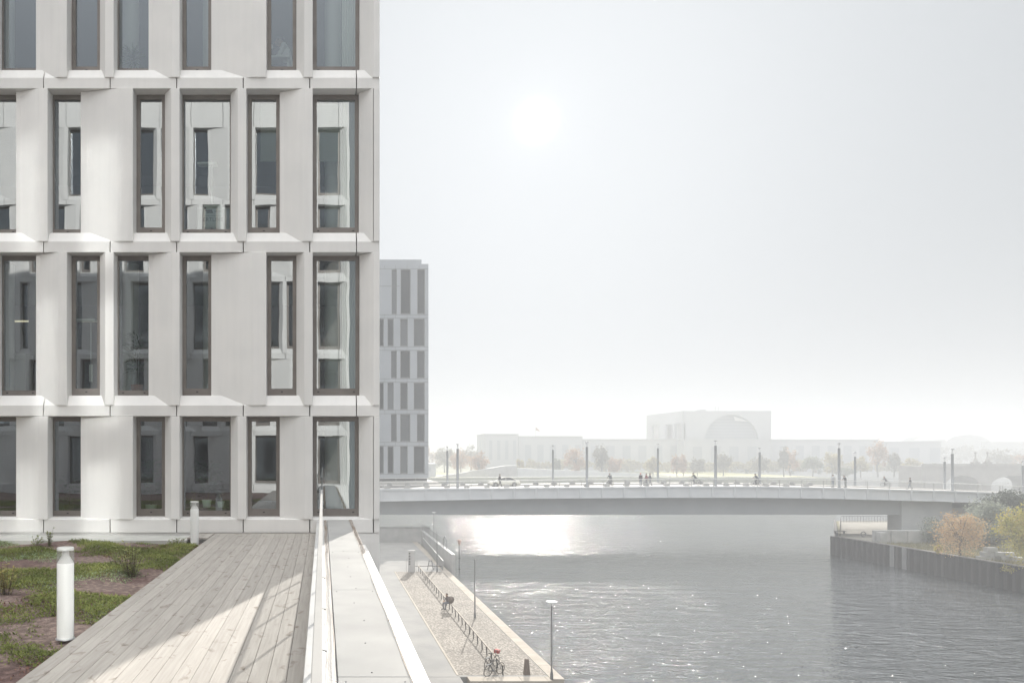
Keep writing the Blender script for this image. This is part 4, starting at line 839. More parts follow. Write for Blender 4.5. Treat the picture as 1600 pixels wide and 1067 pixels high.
# sedan car
def car(loc, rz, label):
    root = empty('parked_car', loc, rz, label, 'car'); L = 4.7
    # stations: x, z_bottom, z_top(belt), half width
    st = [(-2.32, .42, .62, .62), (-2.28, .28, .78, .80), (-1.9, .22, .88, .88), (-1.2, .2, .93, .90), (-.2, .2, .96, .91), (.9, .2, .96, .91), (1.6, .2, .97, .90), (2.1, .26, .95, .86), (2.33, .34, .86, .78), (2.37, .45, .70, .66)]
    m = MB(); rings = []
    for x, zb, z1, w in st:
        rings.append([(x, -w * .92, zb), (x, -w, zb + (z1 - zb) * .35), (x, -w * .97, zb + (z1 - zb) * .8), (x, -w * .82, z1), (x, 0, z1 + .03), (x, w * .82, z1), (x, w * .97, zb + (z1 - zb) * .8), (x, w, zb + (z1 - zb) * .35), (x, w * .92, zb)])
    n = 9; vs = [v for r_ in rings for v in r_]
    m.add(vs, [(i * n + j, i * n + (j + 1) % n, (i + 1) * n + (j + 1) % n, (i + 1) * n + j) for i in range(len(st) - 1) for j in range(n)], 0, True)
    m.add(rings[0], [tuple(range(n))]); m.add(rings[-1], [tuple(range(n))])
    paint = mat('ivory car paint', (.72, .70, .62), .25, 0, .6); paint.node_tree.nodes['Principled BSDF'].inputs['Coat Weight'].default_value = .6
    m.build('body', paint, root)
    # cabin: roof and pillars
    prof = [(-1.05, .96), (-.35, 1.38), (.1, 1.44), (.8, 1.43), (1.2, 1.33), (1.85, .98)]
    rf = MB(); w0, w1 = .80, .60
    def wz(z_): return w0 + (w1 - w0) * (z_ - .96) / .48
    for s_ in (1,):
        vs = []
        for x, z_ in prof: vs += [(x, -wz(z_), z_), (x, wz(z_), z_)]
        rf.add(vs[2:10], [(0, 1, 3, 2), (2, 3, 5, 4), (4, 5, 7, 6)], 0, True)
    for s_ in (1, -1):
        for a, b_ in ((0, 1), (4, 5)): (xa, za), (xb, zb_) = prof[a], prof[b_]; rf.tube([(xa, s_ * wz(za), za), (xb, s_ * wz(zb_), zb_)], .045, 6)
        for a, b_ in ((1, 2), (2, 3), (3, 4)): (xa, za), (xb, zb_) = prof[a], prof[b_]; rf.tube([(xa, s_ * wz(za), za), (xb, s_ * wz(zb_), zb_)], .035, 6)
        rf.tube([(.15, s_ * wz(.97), .97), (.2, s_ * wz(1.42), 1.42)], .03, 6)
    rf.build('roof', paint, root)
    gl = mat('tinted glass', (.03, .035, .04), .08, 0, .8)
    for s_ in (1, -1): MB().add([(x, s_ * (wz(z_) - .02), z_ - .01) for x, z_ in prof], [tuple(range(6))]).build('side_window', gl, root)
    MB().add([(-1.05, -.76, .955), (-1.05, .76, .955), (-.35, .62, 1.375), (-.35, -.62, 1.375)], [(0, 1, 2, 3)]).build('windscreen', gl, root)
    MB().add([(1.85, -.76, .97), (1.85, .76, .97), (1.2, .63, 1.325), (1.2, -.63, 1.325)], [(0, 1, 2, 3)]).build('rear_window', gl, root)
    for x in (-1.4, 1.4):
        for s_ in (1, -1):
            wh = MB(); wh.lathe([(.001, -.1), (.2, -.1), (.31, -.1), (.325, -.07), (.325, .07), (.31, .1), (.2, .1), (.001, .1)], 20)
            w_ = wh.build('wheel', M['darkmetal'], root); w_.location = (x, s_ * .82, .325); w_.rotation_euler = (R(90), 0, 0)
            r2 = MB().lathe([(.001, .11), (.06, .115), (.2, .105), (.21, .1)], 14).lathe([(.001, -.11), (.06, -.115), (.2, -.105), (.21, -.1)], 14).build('rim', M['steel'], w_)
            ar = MB(); k = [(x + .39 * math.cos(a), s_ * .885, .33 + .39 * math.sin(a)) for a in np.linspace(0, math.pi, 10)]; ar.tube(k, .03, 5); ar.build('wheel_arch', M['darkmetal'], root)
    for s_ in (1, -1):
        MB().box(-2.31, -2.2, s_ * .68 - .12, s_ * .68 + .12, .62, .74).build('headlight', M['bulbwhite'], root)
        MB().box(2.28, 2.365, s_ * .62 - .1, s_ * .62 + .1, .72, .84).build('tail_light', mat('red lens', (.4, .03, .03), .3), root)
        MB().box(-.72, -.62, s_ * .95 - .08, s_ * .95 + .08, .95, 1.06).build('mirror', paint, root)
        for hx in (.0, .95): MB().box(hx, hx + .18, s_ * .905 - .015, s_ * .905 + .015, .78, .81).build('door_handle', M['steel'], root)
    MB().box(-2.36, -2.25, -.75, .75, .34, .44).build('bumper', M['greymetal'], root); MB().box(2.3, 2.4, -.7, .7, .38, .48).build('bumper', M['greymetal'], root)
    return root
cx_ = px(787, 121.5); o = car((cx_, 121.5, zt(cx_)), 0, 'ivory white saloon car driving left on the bridge'); o.scale = (1, 1, 1)
# ================================================================ DARK TOWER BEYOND THE BRIDGE
TY = 134.0; TS = F / TY
tw = empty('glazed_tower', (0, 0, 0), 0, 'tall blue-grey panelled office tower with narrow windows standing beyond the bridge', 'building')
M['tpanel'] = nmat('blue grey panel', (.31, .33, .355), (.355, .375, .40), .2, .5)
M['tglass'] = mat('tower glass', (.02, .028, .04), .08, 0, .35)
_t = M['tglass'].node_tree; _oi = _t.nodes.new('ShaderNodeObjectInfo'); _r = _t.nodes.new('ShaderNodeValToRGB'); _r.color_ramp.elements[0].color = (.008, .012, .018, 1); _r.color_ramp.elements[1].color = (.13, .14, .15, 1)
_t.links.new(_oi.outputs['Random'], _r.inputs[0]); _t.links.new(_r.outputs[0], _t.nodes['Principled BSDF'].inputs['Base Color'])
tx = lambda p_: (p_ - HX) / TS
tz = lambda p_: EYE + (HY - p_) / TS
XL, XR = -14.0, tx(669.5)
rows_t = [(421, 491, [(612, 620), (626, 641.5), (652, 664)], True), (498, 541, [(593, 599.6), (605.6, 615), (625.5, 637), (646.5, 663.6)], False), (548, 591, [(611, 620), (625.5, 641), (651.5, 663.6)], True),
          (597.7, 640, [(593, 599.6), (605.6, 615), (625.5, 637), (646.5, 663.6)], False), (647, 690, [(611, 620), (625.5, 641), (651.5, 663.6)], True), (697, 740, [(593, 599.6), (605.6, 615), (625.5, 637), (646.5, 663.6)], False)]
wl = MB(); prev = 412.5
for (y0, y1, wins, kind) in rows_t:
    wl.box(XL, XR, TY, TY + .5, tz(y0), tz(prev)); prev = y1
    xw = [(XL, XL)]
    wl_ = [(tx(a), tx(b_)) for a, b_ in wins]
    ext = []; xx = tx(590) if kind else tx(583)
    while xx > XL + 2: ext.append((xx - 1.4, xx)); xx -= 3.4
    full = sorted(ext + wl_); cur = XL
    for a, b_ in full:
        if a > cur: wl.box(cur, a, TY, TY + .5, tz(y1), tz(y0))
        cur = max(cur, b_)
        z0, z1 = tz(y1), tz(y0)
        wf = MB().box(a, b_, TY + .25, TY + .33, z0, z0 + .22).box(a, b_, TY + .25, TY + .33, z1 - .15, z1).box(a, a + .13, TY + .25, TY + .33, z0 + .22, z1 - .15).box(b_ - .13, b_, TY + .25, TY + .33, z0 + .22, z1 - .15).build('window', M['greymetal'], tw)
        MB().add([(a, TY + .3, z0), (b_, TY + .3, z0), (b_, TY + .3, z1), (a, TY + .3, z1)], [(0, 1, 2, 3)]).build('pane', M['tglass'], wf)
    wl.box(cur, XR, TY, TY + .5, tz(y1), tz(y0))
wl.box(XL, XR, TY, TY + .5, tz(747), tz(740)); wl.build('wall', M['tpanel'], tw)
jt = MB()
for (y0, y1, wins, kind) in rows_t:
    for zz in (y0 - .8, y1 + .8): jt.box(XL, XR, TY - .012, TY, tz(zz) - .03, tz(zz) + .03)
for p_ in (601, 618, 636, 655): 
    for (y0, y1, w_, k_) in rows_t: jt.box(tx(p_) - .02, tx(p_) + .02, TY - .014, TY, tz(y0), tz(y0 - 6.5))
jt.box(XL, tx(624), TY - .012, TY, tz(447.5), tz(446.8)); jt.build('panel_joint', M['greymetal'], tw)
MB().box(XL, XR - .02, TY + .51, TY + 22, tz(747), tz(414)).build('core', M['tpanel'], tw)
MB().box(XL, tx(659), TY + .3, TY + 20, tz(413), tz(405)).build('roof_parapet', M['tpanel'], tw)
MB().tube([(tx(614), TY + 3, tz(405)), (tx(614), TY + 3, tz(400))], .08, 6).build('mast', M['greymetal'], tw)
MB().box(XL, tx(668), TY + .6, TY + 21, tz(752), tz(747)).build('plinth', M['greymetal'], tw)
tag(MB().box(-40, 19, BY1 + .02, 160, -6.8, tz(752)).build('street', M['walk']), kind='structure')
for xx in (-12, -4, 4): MB().box(xx - .5, xx + .5, 140, 141, -14, -6.8).build('viaduct_column', M['concrete'], tw)

# ================================================================ FAR SIDE
def leafball(center, rad, n, size, r, shell=.45, squash=1.0, clumps=0):
    c = []
    if clumps:
        cc = []
        while len(cc) < clumps:
            p_ = r.normal(0, 1, 3); p_ /= np.linalg.norm(p_); p_ *= r.uniform(.35, .92); cc.append(p_)
        cc = np.array(cc); k = r.integers(0, clumps, n); p = cc[k] + r.normal(0, .15, (n, 3)) * r.uniform(.6, 1.2, (clumps, 1))[k]
    else:
        p = r.normal(0, 1, (n, 3)); p /= np.linalg.norm(p, axis=1)[:, None]; p *= (r.uniform(0, 1, (n, 1)) ** shell)
    p = p * np.array(rad) + np.array(center)
    a = r.normal(0, 1, (n, 3)); a /= np.linalg.norm(a, axis=1)[:, None]; b_ = np.cross(a, r.normal(0, 1, (n, 3))); b_ /= np.linalg.norm(b_, axis=1)[:, None]
    s_ = size * r.uniform(.6, 1.3, (n, 1)); a *= s_; b_ *= s_ * .6
    return np.stack([p - a, p + b_, p + a, p - b_], 1).reshape(-1, 3)
def tree(name, label, cat, loc, h, rad, cols, n, size, seed, trunk=True, clumps=34, th=.35, group=None, low=None):
    r = np.random.default_rng(seed); rs = random.Random(seed); root = empty(name, loc, 0, label, cat, group)
    cz = h - rad[2] if low is None else low
    m = leafmat(name, cols)
    tk = MB(); tr = h * .022 + .03
    if trunk:
        tk.tube([(0, 0, -.2), (.03 * h * rs.uniform(-1, 1), .02 * h, cz * .5), (0, 0, cz), (.02 * h, 0, cz + rad[2] * .6)], [tr, tr * .8, tr * .55, tr * .2], 8)
        for i in range(12):
            a = rs.uniform(0, 6.283); z0 = cz * rs.uniform(.5, 1.0); L = rs.uniform(.5, .85)
            e = Vector((rad[0] * L * math.cos(a), rad[1] * L * math.sin(a), cz + rad[2] * rs.uniform(-.4, .7))); s0 = Vector((0, 0, z0)); md = s0.lerp(e, .5) + Vector((0, 0, .05 * h))
            tk.tube([s0, md, e], [tr * .4, tr * .25, tr * .08], 5)
            for q_ in range(3):
                e2 = e + Vector((rs.uniform(-1, 1) * rad[0] * .3, rs.uniform(-1, 1) * rad[1] * .3, rs.uniform(0, .3) * rad[2])); tk.tube([md.lerp(e, .5), e2], [tr * .12, tr * .04], 4)
        tk.build('trunk', M['bark'], root)
    fast_mesh('crown', leafball((0, 0, cz), rad, n, size, r, clumps=clumps), 0, 4, m, root)
    return root
M['bark'] = nmat('bark', (.07, .06, .05), (.12, .10, .085), 4, .9)
OR = [(.30, .24, .18), (.50, .32, .17), (.52, .38, .20), (.30, .28, .22)]
GG = [(.16, .18, .15), (.27, .29, .24), (.36, .38, .32)]
DG = [(.05, .06, .05), (.08, .095, .07), (.11, .12, .10)]
YG = [(.20, .22, .06), (.36, .34, .09), (.45, .38, .10), (.40, .24, .08)]
def at(pxx, Y, zb): return (px(pxx, Y), Y, zb)
tree('autumn_tree', 'small orange-leaved autumn tree on the right bank beside the concrete blocks', 'tree', at(1500, 94, -10.6), pz(797, 94) + 10.6, (3.1, 2.6, 2.9), OR, 5600, .10, 11, clumps=90, low=2.9)
tree('bush', 'large grey-green bush behind the orange autumn tree', 'bush', at(1538, 103, -9.6), pz(783, 103) + 9.6, (3.6, 2.8, 3.0), GG, 11000, .13, 12, clumps=60)
tree('bush', 'dark bushy hedge rising to the bridge railing at the right edge', 'bush', at(1580, 110, -8.0), pz(767, 110) + 8.0, (4.4, 2.6, 2.5), DG, 9000, .15, 13, clumps=60)
tree('bush', 'low dark shrub in front of the bridge abutment', 'bush', at(1470, 108, -9.8), 2.8, (3.4, 2, 1.6), GG, 5500, .13, 14, clumps=40)
tree('autumn_tree', 'yellow-green autumn tree leaning into the picture at the right edge', 'tree', at(1612, 85, -10.6), pz(790, 85) + 10.7, (3.5, 2.6, 3.4), YG, 8500, .11, 15, clumps=60, low=3.7)
tree('shrub', 'small bright yellow shrub hanging over the pile wall', 'shrub', at(1465, 96.7, -10.9), 1.75, (.55, .45, .75), [(.45, .38, .08), (.55, .45, .12)], 900, .07, 16, trunk=True, clumps=14)
tree('shrub', 'low yellowish shrub trailing over the pile wall near the right edge', 'shrub', at(1590, 86.2, -11.2), 1.3, (1.6, .9, .7), YG, 1500, .08, 17, trunk=True, clumps=16)
# sheet pile wall
def pile_path():
    pts = []; y = 40.0
    while y < 116:
        pts += [(74.62, y), (74.62, y + .34), (74.16, y + .50), (74.16, y + .95)]; y += 1.1
    return pts + [(74.62, 116.0)]
pp = pile_path(); pl = MB(); V = []
for a, b_ in pp: V += [(a, b_, -14.5), (a, b_, BZ + .18)]
pl.add(V, [(2 * i, 2 * i + 2, 2 * i + 3, 2 * i + 1) for i in range(len(pp) - 1)])
sp = empty('sheet_pile_wall', (0, 0, 0), 0, 'dark corrugated steel pile wall holding the right river bank', 'wall')
M['pile'] = nmat('rusty piles', (.018, .017, .02), (.042, .038, .038), .35, .85, 0, .2, 6, stretch=(1, 1, .25))
M['pile2'] = nmat('grey piles', (.17, .17, .175), (.22, .22, .22), .5, .7, .2)
pl.build('piles', M['pile'], sp)
MB().prism([(74.62, 116), (75.0, 116.35), (93.2, 145.2), (93.0, 145.5), (74.5, 116.2)], -14.5, BZ + .18).build('end_piles', M['pile'], sp)
for yy in (101.55, 103.75): MB().box(74.11, 74.15, yy, yy + .4, -13.2, BZ + .22).box(74.11, 74.15, yy + .4, yy + .8, -13.2, BZ + .22).build('pale_pile', M['pile2'], sp)
MB().box(74.2, 74.85, 40, 115.9, BZ + .185, BZ + .26).build('cap_beam', nmat('cap', (.13, .12, .11), (.18, .165, .15), 1, .8), sp)
# low concrete walls below the bridge
cw = empty('concrete_barrier', (0, 0, 0), 0, 'row of pale concrete wall units on the bank below the bridge', 'barrier')
for i in range(4):
    x0 = 75.2 + i * 2.2; MB().box(x0, x0 + 2.15, 108.9 - i * .1, 109.5, BZ, -8.75).build('wall_unit', M['concrete'], cw, bevel=.03)
MB().box(75.2, 76.2, 107.9, 108.7, BZ, -8.95).build('end_unit', M['concrete'], cw, bevel=.03)
# stacked concrete blocks, each its own
bl0 = MB().box(-.55, .55, -.35, .35, 0, .5).build('concrete_block', M['concrete'], bevel=.03); first = True
blk = [(0, 0, 'lower row, left'), (1.2, .1, 'lower row, second from left'), (2.4, .0, 'lower row, third from left'), (3.5, -.4, 'lower row, right end')]
spots = [(x_, y_, 0, 'concrete block in the %s of the stack by the yellow tree' % t_) for x_, y_, t_ in blk] + [(.5, .05, .51, 'concrete block on the second layer, left'), (1.7, .05, .51, 'concrete block on the second layer, middle'), (2.95, -.1, .51, 'concrete block on the second layer, right'), (.9, .05, 1.02, 'topmost concrete block of the stack')]
for (x_, y_, z_, t_) in spots:
    o = bl0 if first else bl0.copy()
    if not first: COL.objects.link(o)
    first = False; o.location = (75.5 + x_ * .9, 91.5 + y_ - x_ * .15, BZ + z_); o.rotation_euler = (0, 0, R(random.uniform(-6, 6))); tag(o, t_, 'concrete block', 'stacked concrete blocks')
# bank fence, ring, barrier
bf = empty('bank_railing', (0, 0, 0), 0, 'thin dark railing along the end of the sand path under the bridge', 'railing')
m = MB()
def rl(a, b_, n, h=1.1):
    a = Vector(a); b_ = Vector(b_)
    for i in range(n + 1): p_ = a.lerp(b_, i / n); m.tube([p_, p_ + Vector((0, 0, h))], .03, 4)
    m.tube([a + Vector((0, 0, h)), b_ + Vector((0, 0, h))], .035, 4); m.tube([a + Vector((0, 0, .15)), b_ + Vector((0, 0, .15))], .03, 4)
rl((92, 142, BZ), (103, 142, BZ), 22); m.build('end_bars', M['darkmetal'], bf); m = MB(); rl((75.2, 116.3, BZ), (92, 142, BZ), 16, 1.1); m.build('side_bars', M['darkmetal'], bf)
rg = MB(); rg.tube([(.34 * math.cos(a), 0, .34 + .34 * math.sin(a)) for a in np.linspace(0, 2 * math.pi, 20, endpoint=False)], .075, 8, closed=True)
ro = rg.build('rubber_ring', M['greymetal'], loc=(px(1349, 116.8), 116.8, BZ + .12)); tag(ro, 'grey ring standing on the sunlit sand path under the bridge', 'ring')
bc = MB().box(-.8, .8, -.25, .25, .38, .45).box(-.7, -.6, -.2, .2, 0, .38).box(.6, .7, -.2, .2, 0, .38).build('bench_block', M['greymetal'], loc=(px(1312, 122), 122, BZ)); tag(bc, 'dark bench-like block beside the railing on the sand path', 'bench')
# grass tufts on the bank
r = np.random.default_rng(21); n = 16000; gx = 74.9 + r.uniform(0, 1, n) ** 1.4 * 14; gy = r.uniform(80, 112, n)
k = ~((gx > 75) & (gy > 108.5)); gx = gx[k]; gy = gy[k]; n = len(gx)
gz = np.where(gx < 84, BZ + np.clip((gx - 80) / 4, 0, 1) * .3, BZ + .3 + (gx - 84) / 8 * 2.8)
a = r.uniform(0, 6.28, n); h_ = r.uniform(.12, .45, n); w = .03
p0 = np.stack([gx - np.sin(a) * w, gy + np.cos(a) * w, gz], 1); p1 = np.stack([gx + np.sin(a) * w, gy - np.cos(a) * w, gz], 1); p2 = np.stack([gx + np.cos(a) * h_ * .5, gy + np.sin(a) * h_ * .5, gz + h_], 1)
o = fast_mesh('bank_grass', np.stack([p0, p1, p2], 1).reshape(-1, 3), 0, 3, leafmat('dry grass', [(.12, .11, .06), (.22, .2, .1), (.32, .26, .13)])); tag(o, 'dry tufted grass on the right bank above the pile wall', 'grass', kind='stuff')

# ---------------------------------------------------------------- government complex, about 450 m away
GYY = 450.0
gxx = lambda p_: (p_ - HX) / F * GYY
gzz = lambda p_: EYE + (HY - p_) / F * GYY
M['fwall'] = nmat('far pale wall', (.42, .43, .44), (.47, .48, .49), .05, .7)
M['fglass'] = mat('far glass', (.33, .355, .38), .4, 0, .3)
M['fwhite'] = mat('far white', (.7, .7, .68), .6)
def block(name, label, p0, p1, top, Y, depth, win=None, cat='building', m=None):
    r_ = empty(name, (0, 0, 0), 0, label, cat); s_ = F / Y; x0, x1 = (p0 - HX) / s_, (p1 - HX) / s_; z1 = EYE + (HY - top) / s_
    MB().box(x0, x1, Y, Y + depth, -9, z1).build('wall', m or M['fwall'], r_)
    MB().box(x0 - .3, x1 + .3, Y - .3, Y + depth + .3, z1, z1 + .5).build('roof', m or M['fwall'], r_)
    if win:
        w, sp_, zt_, zb_ = win; x = x0 + sp_ * .5
        while x + w < x1: MB().box(x, x + w, Y - .05, Y + .2, zb_, zt_).build('window', M['fglass'], r_); x += sp_
        yy = Y + 4
        while yy + 4 < Y + depth: MB().box(x0 - .06, x0 + .2, yy, yy + 3, zb_, zt_).build('window', M['fglass'], r_); yy += 8
    return r_
block('government_building', 'pale square-ended block at the left end of the far complex', 758, 810, 679, 450, 24, (1.8, 4.5, 9, -2))
block('government_building', 'long pale block with flagpole, beside the square-ended one', 810.5, 910, 682.5, 451, 30, (3.5, 7, 6.5, -3))
block('government_building', 'low wide wing in front of the big cube, ending left of it', 910.5, 1067, 687, 452, 30, (4.5, 9, 6, -3))
block('government_building', 'low wide wing right of the big cube', 1206, 1372, 687.5, 452, 40, (4.5, 9, 6, -3))
block('government_building', 'lower hazy wing behind the autumn trees on the right', 1373, 1470, 691, 470, 30, (6, 12, 5, -3))
block('government_building', 'tiny low pavilion left of the far complex', 655, 681, 726, 345, 20, (2.5, 5, -4.2, -6))
# the cube with its semicircular glass front
gb = empty('cube_building', (0, 0, 0), 0, 'large pale cube-shaped building with a semicircular glazed front, faint in the haze', 'building')
X0, X1_, ZT = gxx(1068), gxx(1205), gzz(643.5); Yf, Yb = GYY, 501.5
# front face with arc opening
ax, az, ar = gxx(1143), gzz(690), 15.2; n = 28; m = MB()
arc = [(ax + ar * math.cos(t), az + ar * math.sin(t)) for t in np.linspace(math.pi, 0, n + 1)]
poly = [(X0, az)] + arc + [(X1_, az), (X1_, ZT), (X0, ZT)]
m.add([(p[0], Yf, p[1]) for p in poly], [tuple(range(len(poly)))]); m.add([(p[0], Yf + 2.2, p[1]) for p in arc] + [(p[0], Yf, p[1]) for p in arc], [(i, i + 1, n + 2 + i, n + 1 + i) for i in range(n)])
m.box(X0, X1_, Yf, Yf + 1, -9, az - .01); m.build('front_wall', M['fwall'], gb)
g2 = MB(); g2.add([(p[0], Yf + 2.2, p[1]) for p in arc], [tuple(range(n + 1))]); go = g2.build('arc_glazing', M['fglass'], gb)
mu = MB()
for k in range(1, 9):
    zz = az + ar * k / 9; hw = math.sqrt(max(0, ar * ar - (zz - az) ** 2)); mu.box(ax - hw, ax + hw, Yf + 2.0, Yf + 2.15, zz - .12, zz + .12)
mu.build('mullion', M['fwall'], go)
MB().add([(gxx(1148), Yf + 1.0, gzz(650)), (gxx(1173), Yf + 1.0, gzz(658.5)), (gxx(1150), Yf + 1.0, gzz(657))], [(0, 1, 2)]).add([(gxx(1148), Yf + 1.2, gzz(650)), (gxx(1173), Yf + 1.2, gzz(658.5)), (gxx(1150), Yf + 1.2, gzz(657))], [(0, 1, 2)]).build('sail_canopy', M['fwhite'], gb)
# side wall facing the viewer's left, with tall openings
def sy(p_): return X0 * F / (p_ - HX)
m = MB(); zo0, zo1 = gzz(688), gzz(661)
ops = [(1018.5, 1029), (1040, 1051), (1054, 1066)]
cur = Yf
for a, b_ in sorted(ops, reverse=True):
    ya, yb = sy(b_), sy(a); m.box(X0, X0 + 1.2, cur, ya, zo0, zo1); cur = yb
m.box(X0, X0 + 1.2, cur, Yb, zo0, zo1); m.box(X0, X0 + 1.2, Yf + 1.01, Yb, zo1, ZT); m.box(X0, X0 + 1.2, Yf + 1.01, Yb, -9, zo0); m.build('side_wall', M['fwall'], gb)
MB().box(X0 + 4, X0 + 4.3, Yf + 3, Yb, -6, ZT - 1).build('inner_wall', M['fwhite'], gb)
MB().box(X0, X1_, Yf + .1, Yb, ZT - .02, ZT + .6).build('roof', M['fwall'], gb)
MB().box(X1_ - 1, X1_, Yf + 1.01, Yb, -6, ZT - .03).box(X0 + 5, X1_ - 1, Yb - 1, Yb, -6, ZT - .03).build('rear_wall', M['fwall'], gb)
MB().box(gxx(1113), gxx(1119), Yf + 12, Yf + 20, ZT + .6, ZT + 2).build('roof_plant', M['fwall'], gb)
for p_ in (1138, 1143): MB().tube([(gxx(p_), Yf + 15, ZT), (gxx(p_), Yf + 15, ZT + 4)], .12, 5).build('mast', M['greymetal'], gb)
block('government_building', 'low plinth building directly in front of the big cube', 1068.5, 1205.5, 687.5, 440, 8, (5, 10, 5.5, -3))
fp = empty('flagpole', (gxx(846), 462, gzz(683)), 0, 'tiny flag on the roof of the long pale block', 'flag')
MB().tube([(0, 0, 0), (0, 0, 6.4)], .12, 5).build('pole', M['greymetal'], fp)
MB().add([(.1, 0, 6.2), (1.2, .1, 5.2), (2.8, 0, 3.6), (1.6, .1, 3.8), (.1, 0, 4.2)], [(0, 1, 2, 3, 4)]).build('flag_cloth', mat('flag', (.35, .2, .16), .8), fp)
# domed halls and skyline on the right
def hall(p0, p1, zc, top, Y, label):
    r_ = empty('domed_hall', (0, 0, 0), 0, label, 'building'); s_ = F / Y; x0, x1 = (p0 - HX) / s_, (p1 - HX) / s_; zb = EYE + (HY - zc) / s_; z1 = EYE + (HY - top) / s_; n = 20
    MB().box(x0, x1, Y, Y + 40, -9, zb).build('wall', M['fwall'], r_)
    po = [((x0 + x1) / 2 + (x1 - x0) / 2 * math.cos(t), zb + (z1 - zb) * math.sin(t)) for t in np.linspace(0, math.pi, n)]
    MB().ext(po, Y, Y + 40, 'y').build('vaulted_roof', M['fwall'], r_)
hall(1478, 1548, 693, 679, 700, 'hazy hall with a broad vaulted roof on the right skyline'); hall(1408, 1462, 692, 682, 760, 'hazier, smaller vaulted hall left of the broad one')
for i, (a, b_, t_, Y, l_) in enumerate([(1549, 1640, 691, 690, 'faint flat-topped block at the right end of the skyline'), (1462, 1478, 688, 690, 'faint narrow block between the two vaulted halls'), (1370, 1410, 694, 760, 'faint low block left of the vaulted halls'), (1100, 1380, 697, 900, 'faintest long low block far behind the complex')]):
    block('distant_building', l_, a, b_, t_, Y, 30)
# embankment ramps beyond the river
rw_ = empty('ramp_wall', (0, 0, 0), 0, 'grey wedge-shaped ramp wall rising behind the white car', 'wall')
RY = 342.0; MB().ext([(px(676, RY), -8.6), (px(808, RY), -8.6), (px(808, RY), pz(727, RY)), (px(790, RY), pz(727.5, RY)), (px(720, RY), pz(739, RY))], RY, RY + 5, 'x', T=lambda a, p, q: (p, a, q)).build('wall', M['concrete'], rw_)
rw2 = empty('ramp_wall', (0, 0, 0), 0, 'long low pale ramp wall falling to the right behind the cyclists', 'wall')
MB().ext([(px(809, 344), -8.6), (px(1010, 344), -8.6), (px(1010, 344), pz(740, 344)), (px(809, 344), pz(731, 344))], 344, 348, 'x', T=lambda a, p, q: (p, a, q)).build('wall', M['fascia'], rw2)
# stone arch bridge at right
sb = empty('stone_arch_bridge', (0, 0, 0), 0, 'old stone arch bridge with flat arches at the far right', 'bridge'); SY = 300.0
sx = lambda p_: (p_ - HX) / F * SY
sz = lambda p_: EYE + (HY - p_) / F * SY
M['stone'] = nmat('sandstone', (.24, .22, .20), (.31, .29, .26), .3, .85)
arches = [(1478, 1530), (1549, 1625), (1644, 1710)]
top_ = [(sx(1740), sz(727)), (sx(1440), sz(728.5))]; m = MB(); cur = sx(1440); zl = -14
def arc_pts(a, b_): return [(sx(a) + (sx(b_) - sx(a)) * (1 - math.cos(t)) / 2, sz(760) + (sz(743) - sz(760)) * math.sin(t) ** .8) for t in np.linspace(0, math.pi, 18)]
ztop = sz(728)
for a, b_ in arches:
    m.box(cur, sx(a), SY, SY + 12, zl, ztop); ap = arc_pts(a, b_)
    for (xa, za), (xb, zb_) in zip(ap[:-1], ap[1:]):
        m.add([(xa, SY, za), (xb, SY, zb_), (xb, SY, ztop), (xa, SY, ztop), (xa, SY + 12, za), (xb, SY + 12, zb_), (xb, SY + 12, ztop), (xa, SY + 12, ztop)], [(0, 1, 2, 3), (4, 7, 6, 5), (0, 4, 5, 1), (3, 2, 6, 7)])
    cur = sx(b_)
m.box(cur, sx(1740), SY, SY + 12, zl, ztop); m.build('arches', M['stone'], sb)
MB().box(sx(1440), sx(1740), SY - .3, SY + .2, ztop - .3, ztop + .9).build('parapet', M['stone'], sb)
for p_ in (1524, 1543):
    MB().box(sx(p_) - 1.1, sx(p_) + 1.1, SY - 1, SY + 1, ztop + .3, ztop + 1.6).lathe([(.9, 0), (.5, 1.2), (.25, 1.4), (.2, 3.0), (.5, 3.3), (.05, 3.9)], 8, (sx(p_), SY, ztop + 1.6)).build('pedestal', M['stone'], sb)
